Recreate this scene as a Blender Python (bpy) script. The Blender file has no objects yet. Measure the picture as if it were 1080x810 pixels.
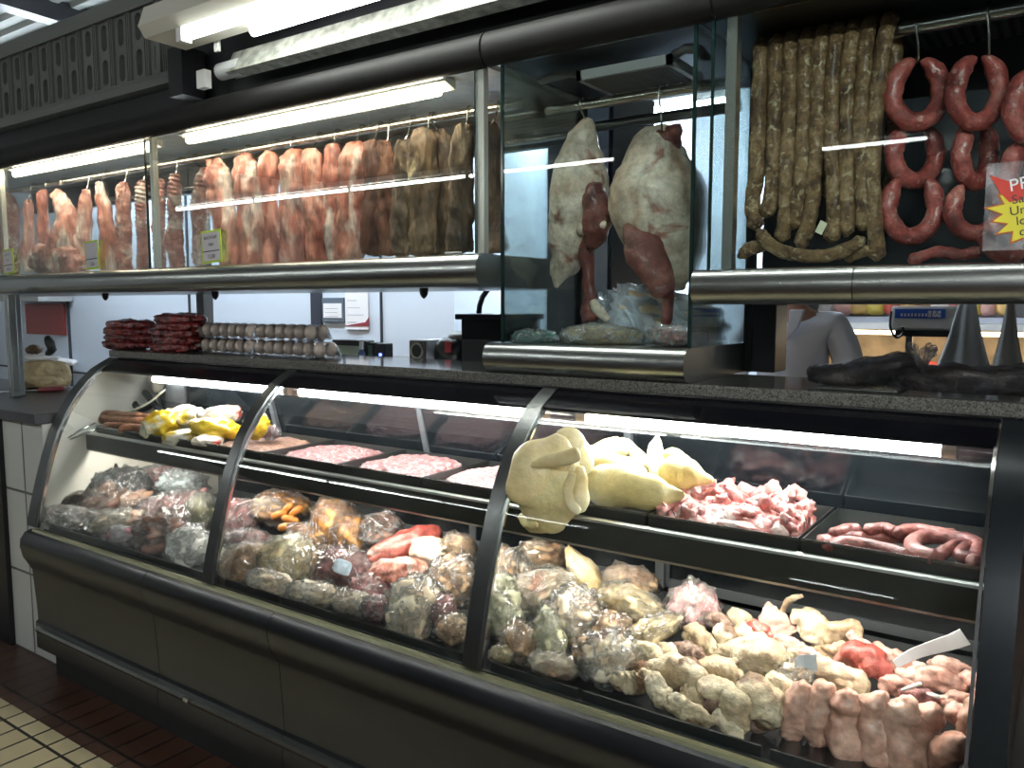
EXPO = 0.7
import bpy, bmesh, math, random
from mathutils import Vector, Matrix, noise, Euler
R = math.radians
scn = bpy.context.scene
COL = scn.collection
H = 1.52                      # eye height of the camera (m)
FPX = 850.0                   # focal length for a 1080 px wide frame
# ------------------------------------------------------------ camera
_mX = Vector((-690 - 540, -(322 - 405), -FPX)).normalized()      # world -X seen from the camera
CX = -_mX
CZ = Vector((1, 0, 0)).cross(_mX).normalized()
if CZ.y < 0: CZ = -CZ
CY = CZ.cross(CX)
M3 = Matrix((CX, CY, CZ))                                        # camera -> world
cam_d = bpy.data.cameras.new('camera'); cam = bpy.data.objects.new('camera', cam_d); COL.objects.link(cam)
cam_d.sensor_width = 36; cam_d.lens = FPX / 1080 * 36; cam_d.clip_start = .05; cam_d.clip_end = 100
cam.matrix_world = Matrix.Translation((0, 0, H)) @ M3.to_4x4()
scn.camera = cam
def ray(px, py): return M3 @ Vector((px - 540, -(py - 405), -FPX))
def aY(px, py, Y):
    w = ray(px, py); w = w * (Y / w.y); return Vector((w.x, w.y, w.z + H))
def aX(px, py, X):
    w = ray(px, py); w = w * (X / w.x); return Vector((w.x, w.y, w.z + H))
def aZ(px, py, Z):
    w = ray(px, py); w = w * ((Z - H) / w.z); return Vector((w.x, w.y, Z))
def depth(p): return -(M3.transposed() @ (Vector(p) - Vector((0, 0, H)))).z
VR = (M3 @ Vector((1, 0, 0))); VR.z = 0; VR.normalize()          # "right" as seen by the viewer, level
VF = Vector((0, 0, 1)).cross(VR)                                 # level, away from the viewer
# ------------------------------------------------------------ materials
def mat(name):
    m = bpy.data.materials.new(name); m.use_nodes = True
    nt = m.node_tree; return m, nt, nt.nodes['Principled BSDF'], nt.nodes, nt.links
def plain(name, c, rough=.5, metal=0., spec=.5, bump=0., bscale=60., var=0., coat=0.):
    m, nt, b, N, L = mat(name)
    b.inputs['Base Color'].default_value = (*c, 1); b.inputs['Roughness'].default_value = rough
    b.inputs['Metallic'].default_value = metal; b.inputs['Specular IOR Level'].default_value = spec
    if coat: b.inputs['Coat Weight'].default_value = coat; b.inputs['Coat Roughness'].default_value = .12
    if bump or var:
        tc = N.new('ShaderNodeTexCoord'); nz = N.new('ShaderNodeTexNoise'); nz.inputs['Scale'].default_value = bscale
        nz.inputs['Detail'].default_value = 5; L.new(tc.outputs['Object'], nz.inputs['Vector'])
        if bump:
            bp = N.new('ShaderNodeBump'); bp.inputs['Strength'].default_value = bump; bp.inputs['Distance'].default_value = .01
            L.new(nz.outputs['Fac'], bp.inputs['Height']); L.new(bp.outputs['Normal'], b.inputs['Normal'])
        if var:
            r = N.new('ShaderNodeValToRGB'); r.color_ramp.elements[0].position = .3; r.color_ramp.elements[1].position = .7
            r.color_ramp.elements[0].color = (*[x * (1 - var) for x in c], 1); r.color_ramp.elements[1].color = (*[min(1, x * (1 + var)) for x in c], 1)
            L.new(nz.outputs['Fac'], r.inputs['Fac']); L.new(r.outputs['Color'], b.inputs['Base Color'])
    return m
def meat(name, cols, scale=14., rough=.35, bump=.5, bscale=70., stretch=(1, 1, 1), sss=0., spots=None, coat=.25, grain=.45):
    """cols: dark -> light stops mixed by noise; spots: (colour, amount, scale) of patches of fat or gristle"""
    m, nt, b, N, L = mat(name)
    b.inputs['Roughness'].default_value = rough
    b.inputs['Coat Weight'].default_value = coat; b.inputs['Coat Roughness'].default_value = .2
    if sss:
        b.inputs['Subsurface Weight'].default_value = sss; b.inputs['Subsurface Radius'].default_value = (.012, .005, .004); b.inputs['Subsurface Scale'].default_value = .6
    tc = N.new('ShaderNodeTexCoord'); mp = N.new('ShaderNodeMapping'); mp.inputs['Scale'].default_value = stretch
    oi = N.new('ShaderNodeObjectInfo'); ad = N.new('ShaderNodeVectorMath'); ad.operation = 'ADD'
    sc = N.new('ShaderNodeVectorMath'); sc.operation = 'SCALE'; cb = N.new('ShaderNodeCombineXYZ')
    for k in range(3): L.new(oi.outputs['Random'], cb.inputs[k])
    L.new(cb.outputs[0], sc.inputs[0]); sc.inputs['Scale'].default_value = 37.
    L.new(tc.outputs['Object'], mp.inputs['Vector']); L.new(mp.outputs[0], ad.inputs[0]); L.new(sc.outputs[0], ad.inputs[1])
    nz = N.new('ShaderNodeTexNoise'); nz.inputs['Scale'].default_value = scale; nz.inputs['Detail'].default_value = 6; nz.inputs['Distortion'].default_value = .6
    L.new(ad.outputs[0], nz.inputs['Vector'])
    r = N.new('ShaderNodeValToRGB'); e = r.color_ramp.elements
    n = len(cols)
    while len(e) < n: e.new(.5)
    for i, c in enumerate(cols):
        e[i].position = .3 + .42 * i / (n - 1); e[i].color = (*c, 1)
    L.new(nz.outputs['Fac'], r.inputs['Fac']); col = r.outputs['Color']
    if spots:
        n2 = N.new('ShaderNodeTexNoise'); n2.inputs['Scale'].default_value = spots[2]; n2.inputs['Detail'].default_value = 4; n2.inputs['Distortion'].default_value = .5
        L.new(ad.outputs[0], n2.inputs['Vector'])
        r2 = N.new('ShaderNodeValToRGB'); r2.color_ramp.elements[0].position = .62 - spots[1] * .3; r2.color_ramp.elements[1].position = .7 - spots[1] * .3
        L.new(n2.outputs['Fac'], r2.inputs['Fac'])
        mx = N.new('ShaderNodeMix'); mx.data_type = 'RGBA'
        L.new(r2.outputs['Color'], mx.inputs['Factor']); L.new(col, mx.inputs['A']); mx.inputs['B'].default_value = (*spots[0], 1)
        col = mx.outputs['Result']
    L.new(col, b.inputs['Base Color'])
    n3 = N.new('ShaderNodeTexNoise'); n3.inputs['Scale'].default_value = bscale; n3.inputs['Detail'].default_value = 8; n3.inputs['Roughness'].default_value = .65
    L.new(ad.outputs[0], n3.inputs['Vector'])
    r3 = N.new('ShaderNodeMapRange'); r3.inputs['From Min'].default_value = .32; r3.inputs['From Max'].default_value = .68; r3.inputs['To Min'].default_value = 1 - grain; r3.inputs['To Max'].default_value = 1 + grain * .35
    L.new(n3.outputs['Fac'], r3.inputs['Value'])
    m3 = N.new('ShaderNodeVectorMath'); m3.operation = 'SCALE'; L.new(col, m3.inputs[0]); L.new(r3.outputs[0], m3.inputs['Scale']); L.new(m3.outputs[0], b.inputs['Base Color'])
    bp = N.new('ShaderNodeBump'); bp.inputs['Strength'].default_value = bump; bp.inputs['Distance'].default_value = .012
    L.new(n3.outputs['Fac'], bp.inputs['Height']); L.new(bp.outputs['Normal'], b.inputs['Normal'])
    return m
def glass_mat(name, tint=(.93, .97, .96), rough=.0, dirt=0., dscale=6., mirror=1.):
    """clear sheet: what is not reflected goes straight through; dirt = greasy film"""
    m, nt, b, N, L = mat(name); N.remove(b)
    out = N['Material Output']
    t = N.new('ShaderNodeBsdfTransparent'); t.inputs['Color'].default_value = (*tint, 1)
    g = N.new('ShaderNodeBsdfGlossy'); g.inputs['Roughness'].default_value = rough
    fr = N.new('ShaderNodeFresnel'); fr.inputs['IOR'].default_value = 1.45
    mu = N.new('ShaderNodeMath'); mu.operation = 'MULTIPLY'; mu.inputs[1].default_value = mirror; mu.use_clamp = True
    L.new(fr.outputs[0], mu.inputs[0])
    mx = N.new('ShaderNodeMixShader'); L.new(mu.outputs[0], mx.inputs[0]); L.new(t.outputs[0], mx.inputs[1]); L.new(g.outputs[0], mx.inputs[2])
    last = mx
    if dirt:
        d = N.new('ShaderNodeBsdfDiffuse'); d.inputs['Color'].default_value = (.75, .78, .78, 1)
        tc = N.new('ShaderNodeTexCoord'); nz = N.new('ShaderNodeTexNoise'); nz.inputs['Scale'].default_value = dscale; nz.inputs['Detail'].default_value = 8; nz.inputs['Roughness'].default_value = .7
        L.new(tc.outputs['Object'], nz.inputs['Vector'])
        rp = N.new('ShaderNodeValToRGB'); rp.color_ramp.elements[0].position = .45; rp.color_ramp.elements[1].position = .8
        rp.color_ramp.elements[1].color = (dirt, dirt, dirt, 1); L.new(nz.outputs['Fac'], rp.inputs['Fac'])
        m2 = N.new('ShaderNodeMixShader'); L.new(rp.outputs['Color'], m2.inputs[0]); L.new(mx.outputs[0], m2.inputs[1]); L.new(d.outputs[0], m2.inputs[2]); last = m2
    L.new(last.outputs[0], out.inputs['Surface']); return m
def film_mat(name, clear=.72, col=(.85, .87, .9), rough=.16, scale=28., strength=1.):
    """thin crumpled plastic film: clear, with sharp glints and whitish crease lines"""
    m, nt, b, N, L = mat(name); out = N['Material Output']; N.remove(b)
    tc = N.new('ShaderNodeTexCoord'); nz = N.new('ShaderNodeTexNoise'); nz.noise_type = 'RIDGED_MULTIFRACTAL'; nz.inputs['Scale'].default_value = scale * .8
    nz.inputs['Detail'].default_value = 3; nz.inputs['Distortion'].default_value = 1.6
    for q, v in (('Offset', 1.), ('Gain', 2.), ('Lacunarity', 2.1)):
        if q in nz.inputs: nz.inputs[q].default_value = v
    L.new(tc.outputs['Object'], nz.inputs['Vector'])
    bp = N.new('ShaderNodeBump'); bp.inputs['Strength'].default_value = strength; bp.inputs['Distance'].default_value = .012
    L.new(nz.outputs['Fac'], bp.inputs['Height'])
    t = N.new('ShaderNodeBsdfTransparent'); t.inputs['Color'].default_value = (.97, .97, .97, 1)
    d = N.new('ShaderNodeBsdfDiffuse'); d.inputs['Color'].default_value = (*col, 1); L.new(bp.outputs['Normal'], d.inputs['Normal'])
    cr = N.new('ShaderNodeMapRange'); cr.interpolation_type = 'SMOOTHSTEP'; cr.inputs['From Min'].default_value = .95; cr.inputs['From Max'].default_value = 1.9
    cr.inputs['To Min'].default_value = (1 - clear) * .45; cr.inputs['To Max'].default_value = min(1., .12 + (1 - clear) * 2.2); L.new(nz.outputs['Fac'], cr.inputs['Value'])
    m1 = N.new('ShaderNodeMixShader'); L.new(cr.outputs[0], m1.inputs[0]); L.new(t.outputs[0], m1.inputs[1]); L.new(d.outputs[0], m1.inputs[2])
    gl = N.new('ShaderNodeBsdfGlossy'); gl.inputs['Roughness'].default_value = rough * .7; L.new(bp.outputs['Normal'], gl.inputs['Normal']); gl.inputs['Color'].default_value = (.95, .96, 1., 1)
    fr = N.new('ShaderNodeFresnel'); fr.inputs['IOR'].default_value = 1.6; L.new(bp.outputs['Normal'], fr.inputs['Normal'])
    ml = N.new('ShaderNodeMath'); ml.operation = 'MULTIPLY_ADD'; ml.use_clamp = True; ml.inputs[1].default_value = .8; ml.inputs[2].default_value = .02; L.new(fr.outputs[0], ml.inputs[0])
    mx = N.new('ShaderNodeMixShader'); L.new(ml.outputs[0], mx.inputs[0]); L.new(m1.outputs[0], mx.inputs[1]); L.new(gl.outputs[0], mx.inputs[2])
    L.new(mx.outputs[0], out.inputs['Surface']); return m
def emit(name, c, s):
    m, nt, b, N, L = mat(name)
    b.inputs['Base Color'].default_value = (.8, .8, .8, 1); b.inputs['Emission Color'].default_value = (*c, 1); b.inputs['Emission Strength'].default_value = s
    return m
DECK_Z, BOX_Z = .5735, 1.4135
def GLASS_Y(z):
    for (a, b), (c, d) in zip(GP, GP[1:]):
        if d <= z <= b: return c + (a - c) * (z - d) / (b - d)
    return GP[-1][0] if z < GP[-1][1] else GP[0][0]
# ------------------------------------------------------------ mesh building
class MB:
    def __init__(s): s.v = []; s.f = []; s.mi = []; s.cur = 0
    def add(s, vs, fs):
        o = len(s.v); s.v += [Vector(v) for v in vs]
        for f in fs: s.f.append([i + o for i in f]); s.mi.append(s.cur)
        return s
    def box(s, lo, hi):
        (x0, y0, z0), (x1, y1, z1) = lo, hi
        return s.add([(x0, y0, z0), (x1, y0, z0), (x1, y1, z0), (x0, y1, z0), (x0, y0, z1), (x1, y0, z1), (x1, y1, z1), (x0, y1, z1)],
                     [(0, 3, 2, 1), (4, 5, 6, 7), (0, 1, 5, 4), (1, 2, 6, 5), (2, 3, 7, 6), (3, 0, 4, 7)])
    def obox(s, c, size, m=None):
        """box about c with size, turned by 3x3 m"""
        m = m or Matrix.Identity(3); c = Vector(c); a, b, d = [q / 2 for q in size]
        vs = [c + m @ Vector(p) for p in ((-a, -b, -d), (a, -b, -d), (a, b, -d), (-a, b, -d), (-a, -b, d), (a, -b, d), (a, b, d), (-a, b, d))]
        return s.add(vs, [(0, 3, 2, 1), (4, 5, 6, 7), (0, 1, 5, 4), (1, 2, 6, 5), (2, 3, 7, 6), (3, 0, 4, 7)])
    def prism(s, prof, x0, x1, axis='x'):
        n = len(prof)
        if axis == 'x': vs = [(x0, a, b) for a, b in prof] + [(x1, a, b) for a, b in prof]
        elif axis == 'y': vs = [(a, x0, b) for a, b in prof] + [(a, x1, b) for a, b in prof]
        else: vs = [(a, b, x0) for a, b in prof] + [(a, b, x1) for a, b in prof]
        return s.add(vs, [(i, (i + 1) % n, n + (i + 1) % n, n + i) for i in range(n)] + [tuple(range(n))[::-1], tuple(range(n, 2 * n))])
    def rings(s, rings, cap=True):
        k = len(rings[0]); o = []
        for r in rings: o += r
        fs = []
        for i in range(len(rings) - 1):
            for j in range(k):
                a = i * k + j; b = i * k + (j + 1) % k; fs.append((a, b, b + k, a + k))
        if cap: fs += [tuple(range(k))[::-1], tuple((len(rings) - 1) * k + j for j in range(k))]
        return s.add(o, fs)
    def tube(s, path, r, seg=10, flat=1., roundends=True, up=None):
        """swept tube; r number or list; flat squeezes the second axis"""
        P = [Vector(p) for p in path]; n = len(P); rr = r if isinstance(r, (list, tuple)) else [r] * n
        T = [(P[min(i + 1, n - 1)] - P[max(i - 1, 0)]).normalized() for i in range(n)]
        u = Vector(up) if up else (Vector((0, 0, 1)) if abs(T[0].z) < .9 else Vector((1, 0, 0)))
        u = (u - T[0] * u.dot(T[0])).normalized(); R_ = []
        def ring(c, a, b, r_): return [c + (a * math.cos(2 * math.pi * j / seg) + b * flat * math.sin(2 * math.pi * j / seg)) * r_ for j in range(seg)]
        for i in range(n):
            u = (u - T[i] * u.dot(T[i])).normalized(); w = T[i].cross(u)
            if roundends and i == 0:
                for q in (.25, .7, .93): R_.append(ring(P[0] - T[0] * rr[0] * .75 * (1 - q) * 1.3, u, w, rr[0] * q))
            R_.append(ring(P[i], u, w, rr[i]))
            if roundends and i == n - 1:
                for q in (.93, .7, .25): R_.append(ring(P[-1] + T[-1] * rr[-1] * .75 * (1 - q) * 1.3, u, w, rr[-1] * q))
        return s.rings(R_)
    def cyl(s, p0, p1, r, seg=16): return s.tube([p0, p1], r, seg, roundends=False)
    def warp(s, amp, freq, seed=0., squash=(1, 1, 1), along=None, start=0):
        """push the skin in and out with fractal noise along its own normals"""
        bmx = bmesh.new(); vv = [bmx.verts.new(v) for v in s.v]
        for f in s.f:
            try: bmx.faces.new([vv[i] for i in f])
            except ValueError: pass
        bmx.normal_update()
        for i in range(start, len(s.v)):
            p = s.v[i]; q = Vector((p.x * squash[0], p.y * squash[1], p.z * squash[2])) * freq + Vector((seed * 7.3, seed * 3.1, seed * 5.7))
            d = noise.fractal(q, 1., 2., 4) * amp
            s.v[i] = p + vv[i].normal * d
        bmx.free(); return s
    def inside(s, lo, hi, curved=None):
        """press the skin flat against the walls of the box lo-hi it lies in"""
        for i, p in enumerate(s.v):
            y0 = curved(p.z) if curved else lo[1]
            s.v[i] = Vector((min(max(p.x, lo[0]), hi[0]), min(max(p.y, y0), hi[1]), min(max(p.z, lo[2]), hi[2])))
        return s
    def floor(s, z, soft=.004):
        for i, p in enumerate(s.v):
            if p.z < z: s.v[i] = Vector((p.x, p.y, z + min(soft, 0)))
        if z == DECK_Z: s.inside((-3.405, 0, z), (-.077, 2.35, .9), lambda q: GLASS_Y(q) + .035 - .02 * (q > .64))
        if z == BOX_Z: s.inside((-1.34, 1.912, z), (-.79, 2.32, 2.1))
        return s
    def build(s, name, m, parent=None, smooth=False, bevel=0., subsurf=0, origin=None):
        me = bpy.data.meshes.new(name)
        if parent is not None: org = parent.matrix_world.translation
        elif origin is not None: org = Vector(origin)
        else:
            xs = [v.x for v in s.v]; ys = [v.y for v in s.v]; zs = [v.z for v in s.v]
            org = Vector(((min(xs) + max(xs)) / 2, (min(ys) + max(ys)) / 2, min(zs)))
        me.from_pydata([v - org for v in s.v], [], s.f); me.validate()
        ms = m if isinstance(m, (list, tuple)) else [m]
        for q in ms: me.materials.append(q)
        if len(ms) > 1 and len(me.polygons) == len(s.mi):
            for i, p in enumerate(me.polygons): p.material_index = min(s.mi[i], len(ms) - 1)
        bm_ = bmesh.new(); bm_.from_mesh(me); bmesh.ops.recalc_face_normals(bm_, faces=bm_.faces); bm_.to_mesh(me); bm_.free()
        if smooth:
            for p in me.polygons: p.use_smooth = True
        o = bpy.data.objects.new(name, me); COL.objects.link(o)
        if parent is not None: o.parent = parent
        else: o.location = org
        if parent is None: o.matrix_world = Matrix.Translation(org)
        elif parent.parent is None: o.matrix_world = parent.matrix_world.copy()
        else: o.matrix_world = parent.matrix_world.copy()
        if bevel:
            b = o.modifiers.new('bevel', 'BEVEL'); b.width = bevel; b.segments = 2; b.limit_method = 'ANGLE'; b.angle_limit = R(40)
        if subsurf:
            q = o.modifiers.new('subsurf', 'SUBSURF'); q.levels = subsurf; q.render_levels = subsurf
        if smooth and bevel: pass
        return o
def smooth_by_angle(o, a=35):
    me = o.data; me.shade_smooth() if hasattr(me, 'shade_smooth') else None
    me.set_sharp_from_angle(angle=R(a)); return o
_base_build = MB.build
def _bld(s, *a, **k):
    ang = k.pop('auto', None); o = _base_build(s, *a, **k)
    if ang: smooth_by_angle(o, ang)
    return o
MB.build = _bld
def tag(o, label, cat, group=None, kind=None):
    o['label'] = label; o['category'] = cat
    if group: o['group'] = group
    if kind: o['kind'] = kind
    return o
def struct(o, label=None, cat=None):
    o['kind'] = 'structure'
    if label: o['label'] = label
    if cat: o['category'] = cat
    return o
def empty(name, loc, label, cat, group=None):
    o = bpy.data.objects.new(name, None); COL.objects.link(o); o.location = loc; o.empty_display_size = .05
    o.matrix_world = Matrix.Translation(Vector(loc)); return tag(o, label, cat, group)
def part(o, label): o['label'] = label; return o
def copy_tree(o, loc=None, rotz=None, label=None, parent=None):
    c = o.copy(); COL.objects.link(c)
    if parent is not None: c.parent = parent
    if loc is not None: c.location = loc
    if rotz is not None: c.rotation_euler[2] = rotz
    if label: c['label'] = label
    for ch in list(o.children): copy_tree(ch, parent=c)
    return c
def ORD(i): return ['first', 'second', 'third', 'fourth', 'fifth', 'sixth', 'seventh', 'eighth', 'ninth', 'tenth', 'eleventh', 'twelfth', 'thirteenth', 'fourteenth', 'fifteenth', 'sixteenth', 'seventeenth', 'eighteenth', 'nineteenth', 'twentieth'][i]
def ico(sub=3):
    bm_ = bmesh.new(); bmesh.ops.create_icosphere(bm_, subdivisions=sub, radius=1.); vs = [v.co.copy() for v in bm_.verts]; fs = [[v.index for v in f.verts] for f in bm_.faces]; bm_.free(); return vs, fs
_ICO = {k: ico(k) for k in (2, 3, 4, 5)}
def frame(rot=0., tilt=0., yaw=0.):
    """local axes: x to the viewer's right, y away, z up; rot turns in the viewer's upright plane (ccw), tilt leans it back, yaw about z"""
    B = Matrix((VR, VF, Vector((0, 0, 1)))).transposed()
    return Matrix.Rotation(R(yaw), 3, 'Z') @ B @ Matrix.Rotation(R(tilt), 3, 'X') @ Matrix.Rotation(-R(rot), 3, 'Y')
def blob(c, rad, m=None, sub=4, amp=.1, freq=2., seed=0., power=2., fn=None, mb=None):
    """fleshy lump: superellipsoid with radii rad (local), noise amp relative to the smallest radius"""
    mb = mb or MB(); m = m or Matrix.Identity(3); c = Vector(c); vs, fs = _ICO[sub]; out = []; rm = min(rad)
    for v in vs:
        k = (abs(v.x) ** power + abs(v.y) ** power + abs(v.z) ** power) ** (-1 / power); u = v * k
        n = noise.fractal(v * freq + Vector((seed * 3.7, seed * 1.9, seed * 8.3)), 1., 2., 4)
        p = Vector((u.x * rad[0], u.y * rad[1], u.z * rad[2])) + Vector((v.x, v.y, v.z)) * n * amp * rm
        if fn: p = fn(p, v)
        out.append(c + m @ p)
    return mb.add(out, fs)
# ============================================================ shared materials
STEEL = plain('brushed_steel', (.42, .44, .43), .27, 1., bump=.04, bscale=200)
STEEL_D = plain('dark_steel', (.17, .18, .18), .33, 1., bump=.05, bscale=120)
CHROME = plain('chrome', (.75, .76, .76), .14, 1.)
BRASSY = plain('warm_steel_rod', (.62, .58, .5), .25, 1.)
BLACK = plain('black_paint', (.006, .006, .008), .38)
BLACKG = plain('black_glass', (.004, .004, .006), .12)
RUBBER = plain('black_rubber', (.012, .012, .013), .6)
GALV = plain('galvanised_sheet', (.20, .205, .18), .5, .3, bump=.3, bscale=30, var=.5)
DGALV = plain('grey_sheet_metal', (.2, .21, .2), .42, .7, bump=.4, bscale=14, var=.3)
WHITE = plain('white_cold_room_panel', (.62, .70, .80), .45)
WPAINT = plain('white_paint', (.75, .75, .73), .5)
PAPER = plain('white_paper', (.82, .82, .84), .7)
GREYP = plain('grey_plastic', (.33, .34, .34), .5)
def base_mat():
    m, nt, b, N, L = mat('worn_grey_enamel')
    tc = N.new('ShaderNodeTexCoord'); nz = N.new('ShaderNodeTexNoise'); nz.inputs['Scale'].default_value = 2.2; nz.inputs['Detail'].default_value = 9; nz.inputs['Roughness'].default_value = .68
    L.new(tc.outputs['Object'], nz.inputs['Vector']); r = N.new('ShaderNodeValToRGB')
    r.color_ramp.elements[0].position = .3; r.color_ramp.elements[0].color = (.008, .009, .0115, 1); r.color_ramp.elements[1].position = .72; r.color_ramp.elements[1].color = (.016, .0175, .021, 1)
    L.new(nz.outputs['Fac'], r.inputs['Fac']); L.new(r.outputs['Color'], b.inputs['Base Color'])
    r2 = N.new('ShaderNodeMapRange'); r2.inputs['To Min'].default_value = .2; r2.inputs['To Max'].default_value = .42; L.new(nz.outputs['Fac'], r2.inputs['Value']); L.new(r2.outputs[0], b.inputs['Roughness'])
    b.inputs['Metallic'].default_value = .35; b.inputs['Coat Weight'].default_value = .6; b.inputs['Coat Roughness'].default_value = .2
    return m
BASE = base_mat()
def granite_mat():
    m, nt, b, N, L = mat('grey_granite')
    tc = N.new('ShaderNodeTexCoord'); v = N.new('ShaderNodeTexVoronoi'); v.inputs['Scale'].default_value = 330
    L.new(tc.outputs['Object'], v.inputs['Vector']); r = N.new('ShaderNodeValToRGB'); e = r.color_ramp.elements
    e[0].color = (.02, .02, .02, 1); e[1].color = (.16, .155, .14, 1); e[1].position = .8; L.new(v.outputs['Color'], r.inputs['Fac']); L.new(r.outputs['Color'], b.inputs['Base Color'])
    b.inputs['Roughness'].default_value = .1; return m
GRANITE = granite_mat()
def tile_mat(name, c1, c2, mortar, w, h, sc=1., msize=.006, rough=.35, offs=.5, rot=0.):
    m, nt, b, N, L = mat(name); tc = N.new('ShaderNodeTexCoord'); mp = N.new('ShaderNodeMapping'); mp.inputs['Rotation'].default_value = rot if isinstance(rot, tuple) else (0, 0, rot)
    br = N.new('ShaderNodeTexBrick'); br.inputs['Scale'].default_value = 1.; br.inputs['Brick Width'].default_value = w; br.inputs['Row Height'].default_value = h
    br.inputs['Mortar Size'].default_value = msize; br.inputs['Color1'].default_value = (*c1, 1); br.inputs['Color2'].default_value = (*c2, 1); br.inputs['Mortar'].default_value = (*mortar, 1); br.offset = offs
    L.new(tc.outputs['Object'], mp.inputs['Vector']); L.new(mp.outputs[0], br.inputs['Vector']); L.new(br.outputs['Color'], b.inputs['Base Color'])
    b.inputs['Roughness'].default_value = rough
    bp = N.new('ShaderNodeBump'); bp.inputs['Strength'].default_value = .3; bp.inputs['Distance'].default_value = .004; bp.invert = True; L.new(br.outputs['Fac'], bp.inputs['Height']); L.new(bp.outputs['Normal'], b.inputs['Normal'])
    return m
T_BROWN = tile_mat('brown_floor_tiles', (.05, .022, .014), (.075, .033, .02), (.008, .007, .006), .24, .105, offs=.0, rot=R(90))
T_CREAM = tile_mat('cream_floor_tiles', (.42, .36, .22), (.5, .43, .27), (.02, .018, .015), .26, .105, offs=.0, rot=R(90))
T_WALL = tile_mat('white_wall_tiles', (.5, .51, .49), (.55, .56, .54), (.1, .1, .1), .36, .36, offs=0., rot=(R(90), 0, 0))
GLASS = glass_mat('clear_glass', mirror=.4)
GLASSC = glass_mat('case_glass', tint=(.95, .97, .96), dirt=.012, dscale=5., mirror=.22)
GLASSX = glass_mat('smeared_glass', tint=(.86, .93, .92), dirt=.12, dscale=3.5, mirror=.8)
GEDGE = plain('green_glass_edge', (.008, .022, .020), .15)
TUBE_W = emit("cold_lamp_tube", (.95, .98, 1.), 56.)
TUBE_WARM = emit("warm_lamp_tube", (1., .85, .64), 32.)
TUBE_BIG = emit("bright_lamp_tube", (.95, 1., .98), 14.)
# ============================================================ setting
scn.world = bpy.data.worlds.new('world'); scn.world.use_nodes = True
scn.world.node_tree.nodes['Background'].inputs['Color'].default_value = (.75, .85, 1., 1); scn.world.node_tree.nodes['Background'].inputs['Strength'].default_value = .05
fl = struct(MB().box((-9, 1.33, -.05), (5, 7.2, 0)).build('floor', T_BROWN))
fl2 = struct(MB().box((-9, .15, -.05), (5, 1.33, 0)).build('floor_cream', T_CREAM))
fl3 = struct(MB().box((-9, -4, -.05), (5, .15, 0)).build('floor_aisle', T_BROWN))
# corrugated ceiling
mb = MB(); prof = []
x = -9.
pts = []
y = -4.
while y < 7.2:
    pts += [(y, 3.3), (y + .05, 3.3), (y + .065, 3.33), (y + .115, 3.33), (y + .13, 3.3)]; y += .13
for i in range(len(pts) - 1):
    (a, b), (c, d) = pts[i], pts[i + 1]
    if abs(a - c) < 1e-6: continue
    mb.add([(-9, a, b), (5, a, b), (5, c, d), (-9, c, d), (-9, a, b + .01), (5, a, b + .01), (5, c, d + .01), (-9, c, d + .01)], [(0, 1, 2, 3), (4, 7, 6, 5)])
struct(mb.build('ceiling', plain('grey_corrugated_sheet', (.36, .37, .34), .55, .3)))
struct(MB().box((-9, -4, 3.22), (5, .9, 3.29)).build('ceiling_added_dark', plain('added_dark_sheet', (.035, .035, .035), .7)))  # unseen dark sheet, added to keep bright ceiling reflections out of the glass
struct(MB().box((-9.1, -4, 0), (-9, 7.2, 3.3)).build('wall_left', WPAINT))
struct(MB().box((5, -4, 0), (5.1, 7.2, 3.3)).build('wall_right', plain('dim_wall', (.12, .12, .13), .6)))
struct(MB().box((-9, 7.1, 0), (5, 7.2, 3.3)).build('wall_rear', plain('dim_rear_wall', (.2, .2, .21), .6)))
struct(MB().box((-9, -4.1, 0), (5, -4, 3.3)).build('wall_front', plain('market_wall', (.05, .05, .055), .5)))
# cold room of white panels behind the counter
mb = MB().box((-8.9, 3.6, 0), (-2.9, 3.66, 2.9))
cr = struct(mb.build('wall_back', WHITE))
struct(MB().box((-2.96, 3.66, 0), (-2.9, 5.2, 2.9)).build('wall_back_return', WHITE))
struct(MB().box((-2.9, 5.2, 0), (-1.62, 5.26, 2.9)).build('wall_back_far', WHITE))
JOINT = plain('dark_panel_joint', (.03, .035, .05), .5)
for i, (px, w) in enumerate(((73, .012), (201, .006), (403, .005), (335, .05), (475, .0), (10, .006))):
    if not w: continue
    p = aY(px, 330, 3.6)
    struct(MB().box((p.x - w, 3.585, .0), (p.x + w, 3.6, 2.9)).build('trim_%d' % (i + 1), JOINT))
p = aY(475, 340, 4.2)
struct(MB().box((p.x - .05, 4.15, 0), (p.x + .05, 4.25, 2.9)).build('trim_7', BLACK))
struct(MB().box((-8.9, 3.58, .93), (-4.9, 3.6, .945)).build('trim_8', JOINT))
# black header over the counter, ceiling beam
struct(MB().box((-5.2, 1.99, 2.27), (-2.75, 2.05, 2.79)).build('wall_header_left', BLACK))
struct(MB().box((-2.75, 1.99, 2.27), (1.2, 2.05, 3.3)).build('wall_header', BLACK))
b0 = aZ(50, 22, 3.27)
struct(MB().obox((b0.x + .2, b0.y + .0, 3.26), (.12, 3.2, .12), Matrix.Rotation(R(4), 3, 'Z')).build('trim_9', BLACK))
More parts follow.
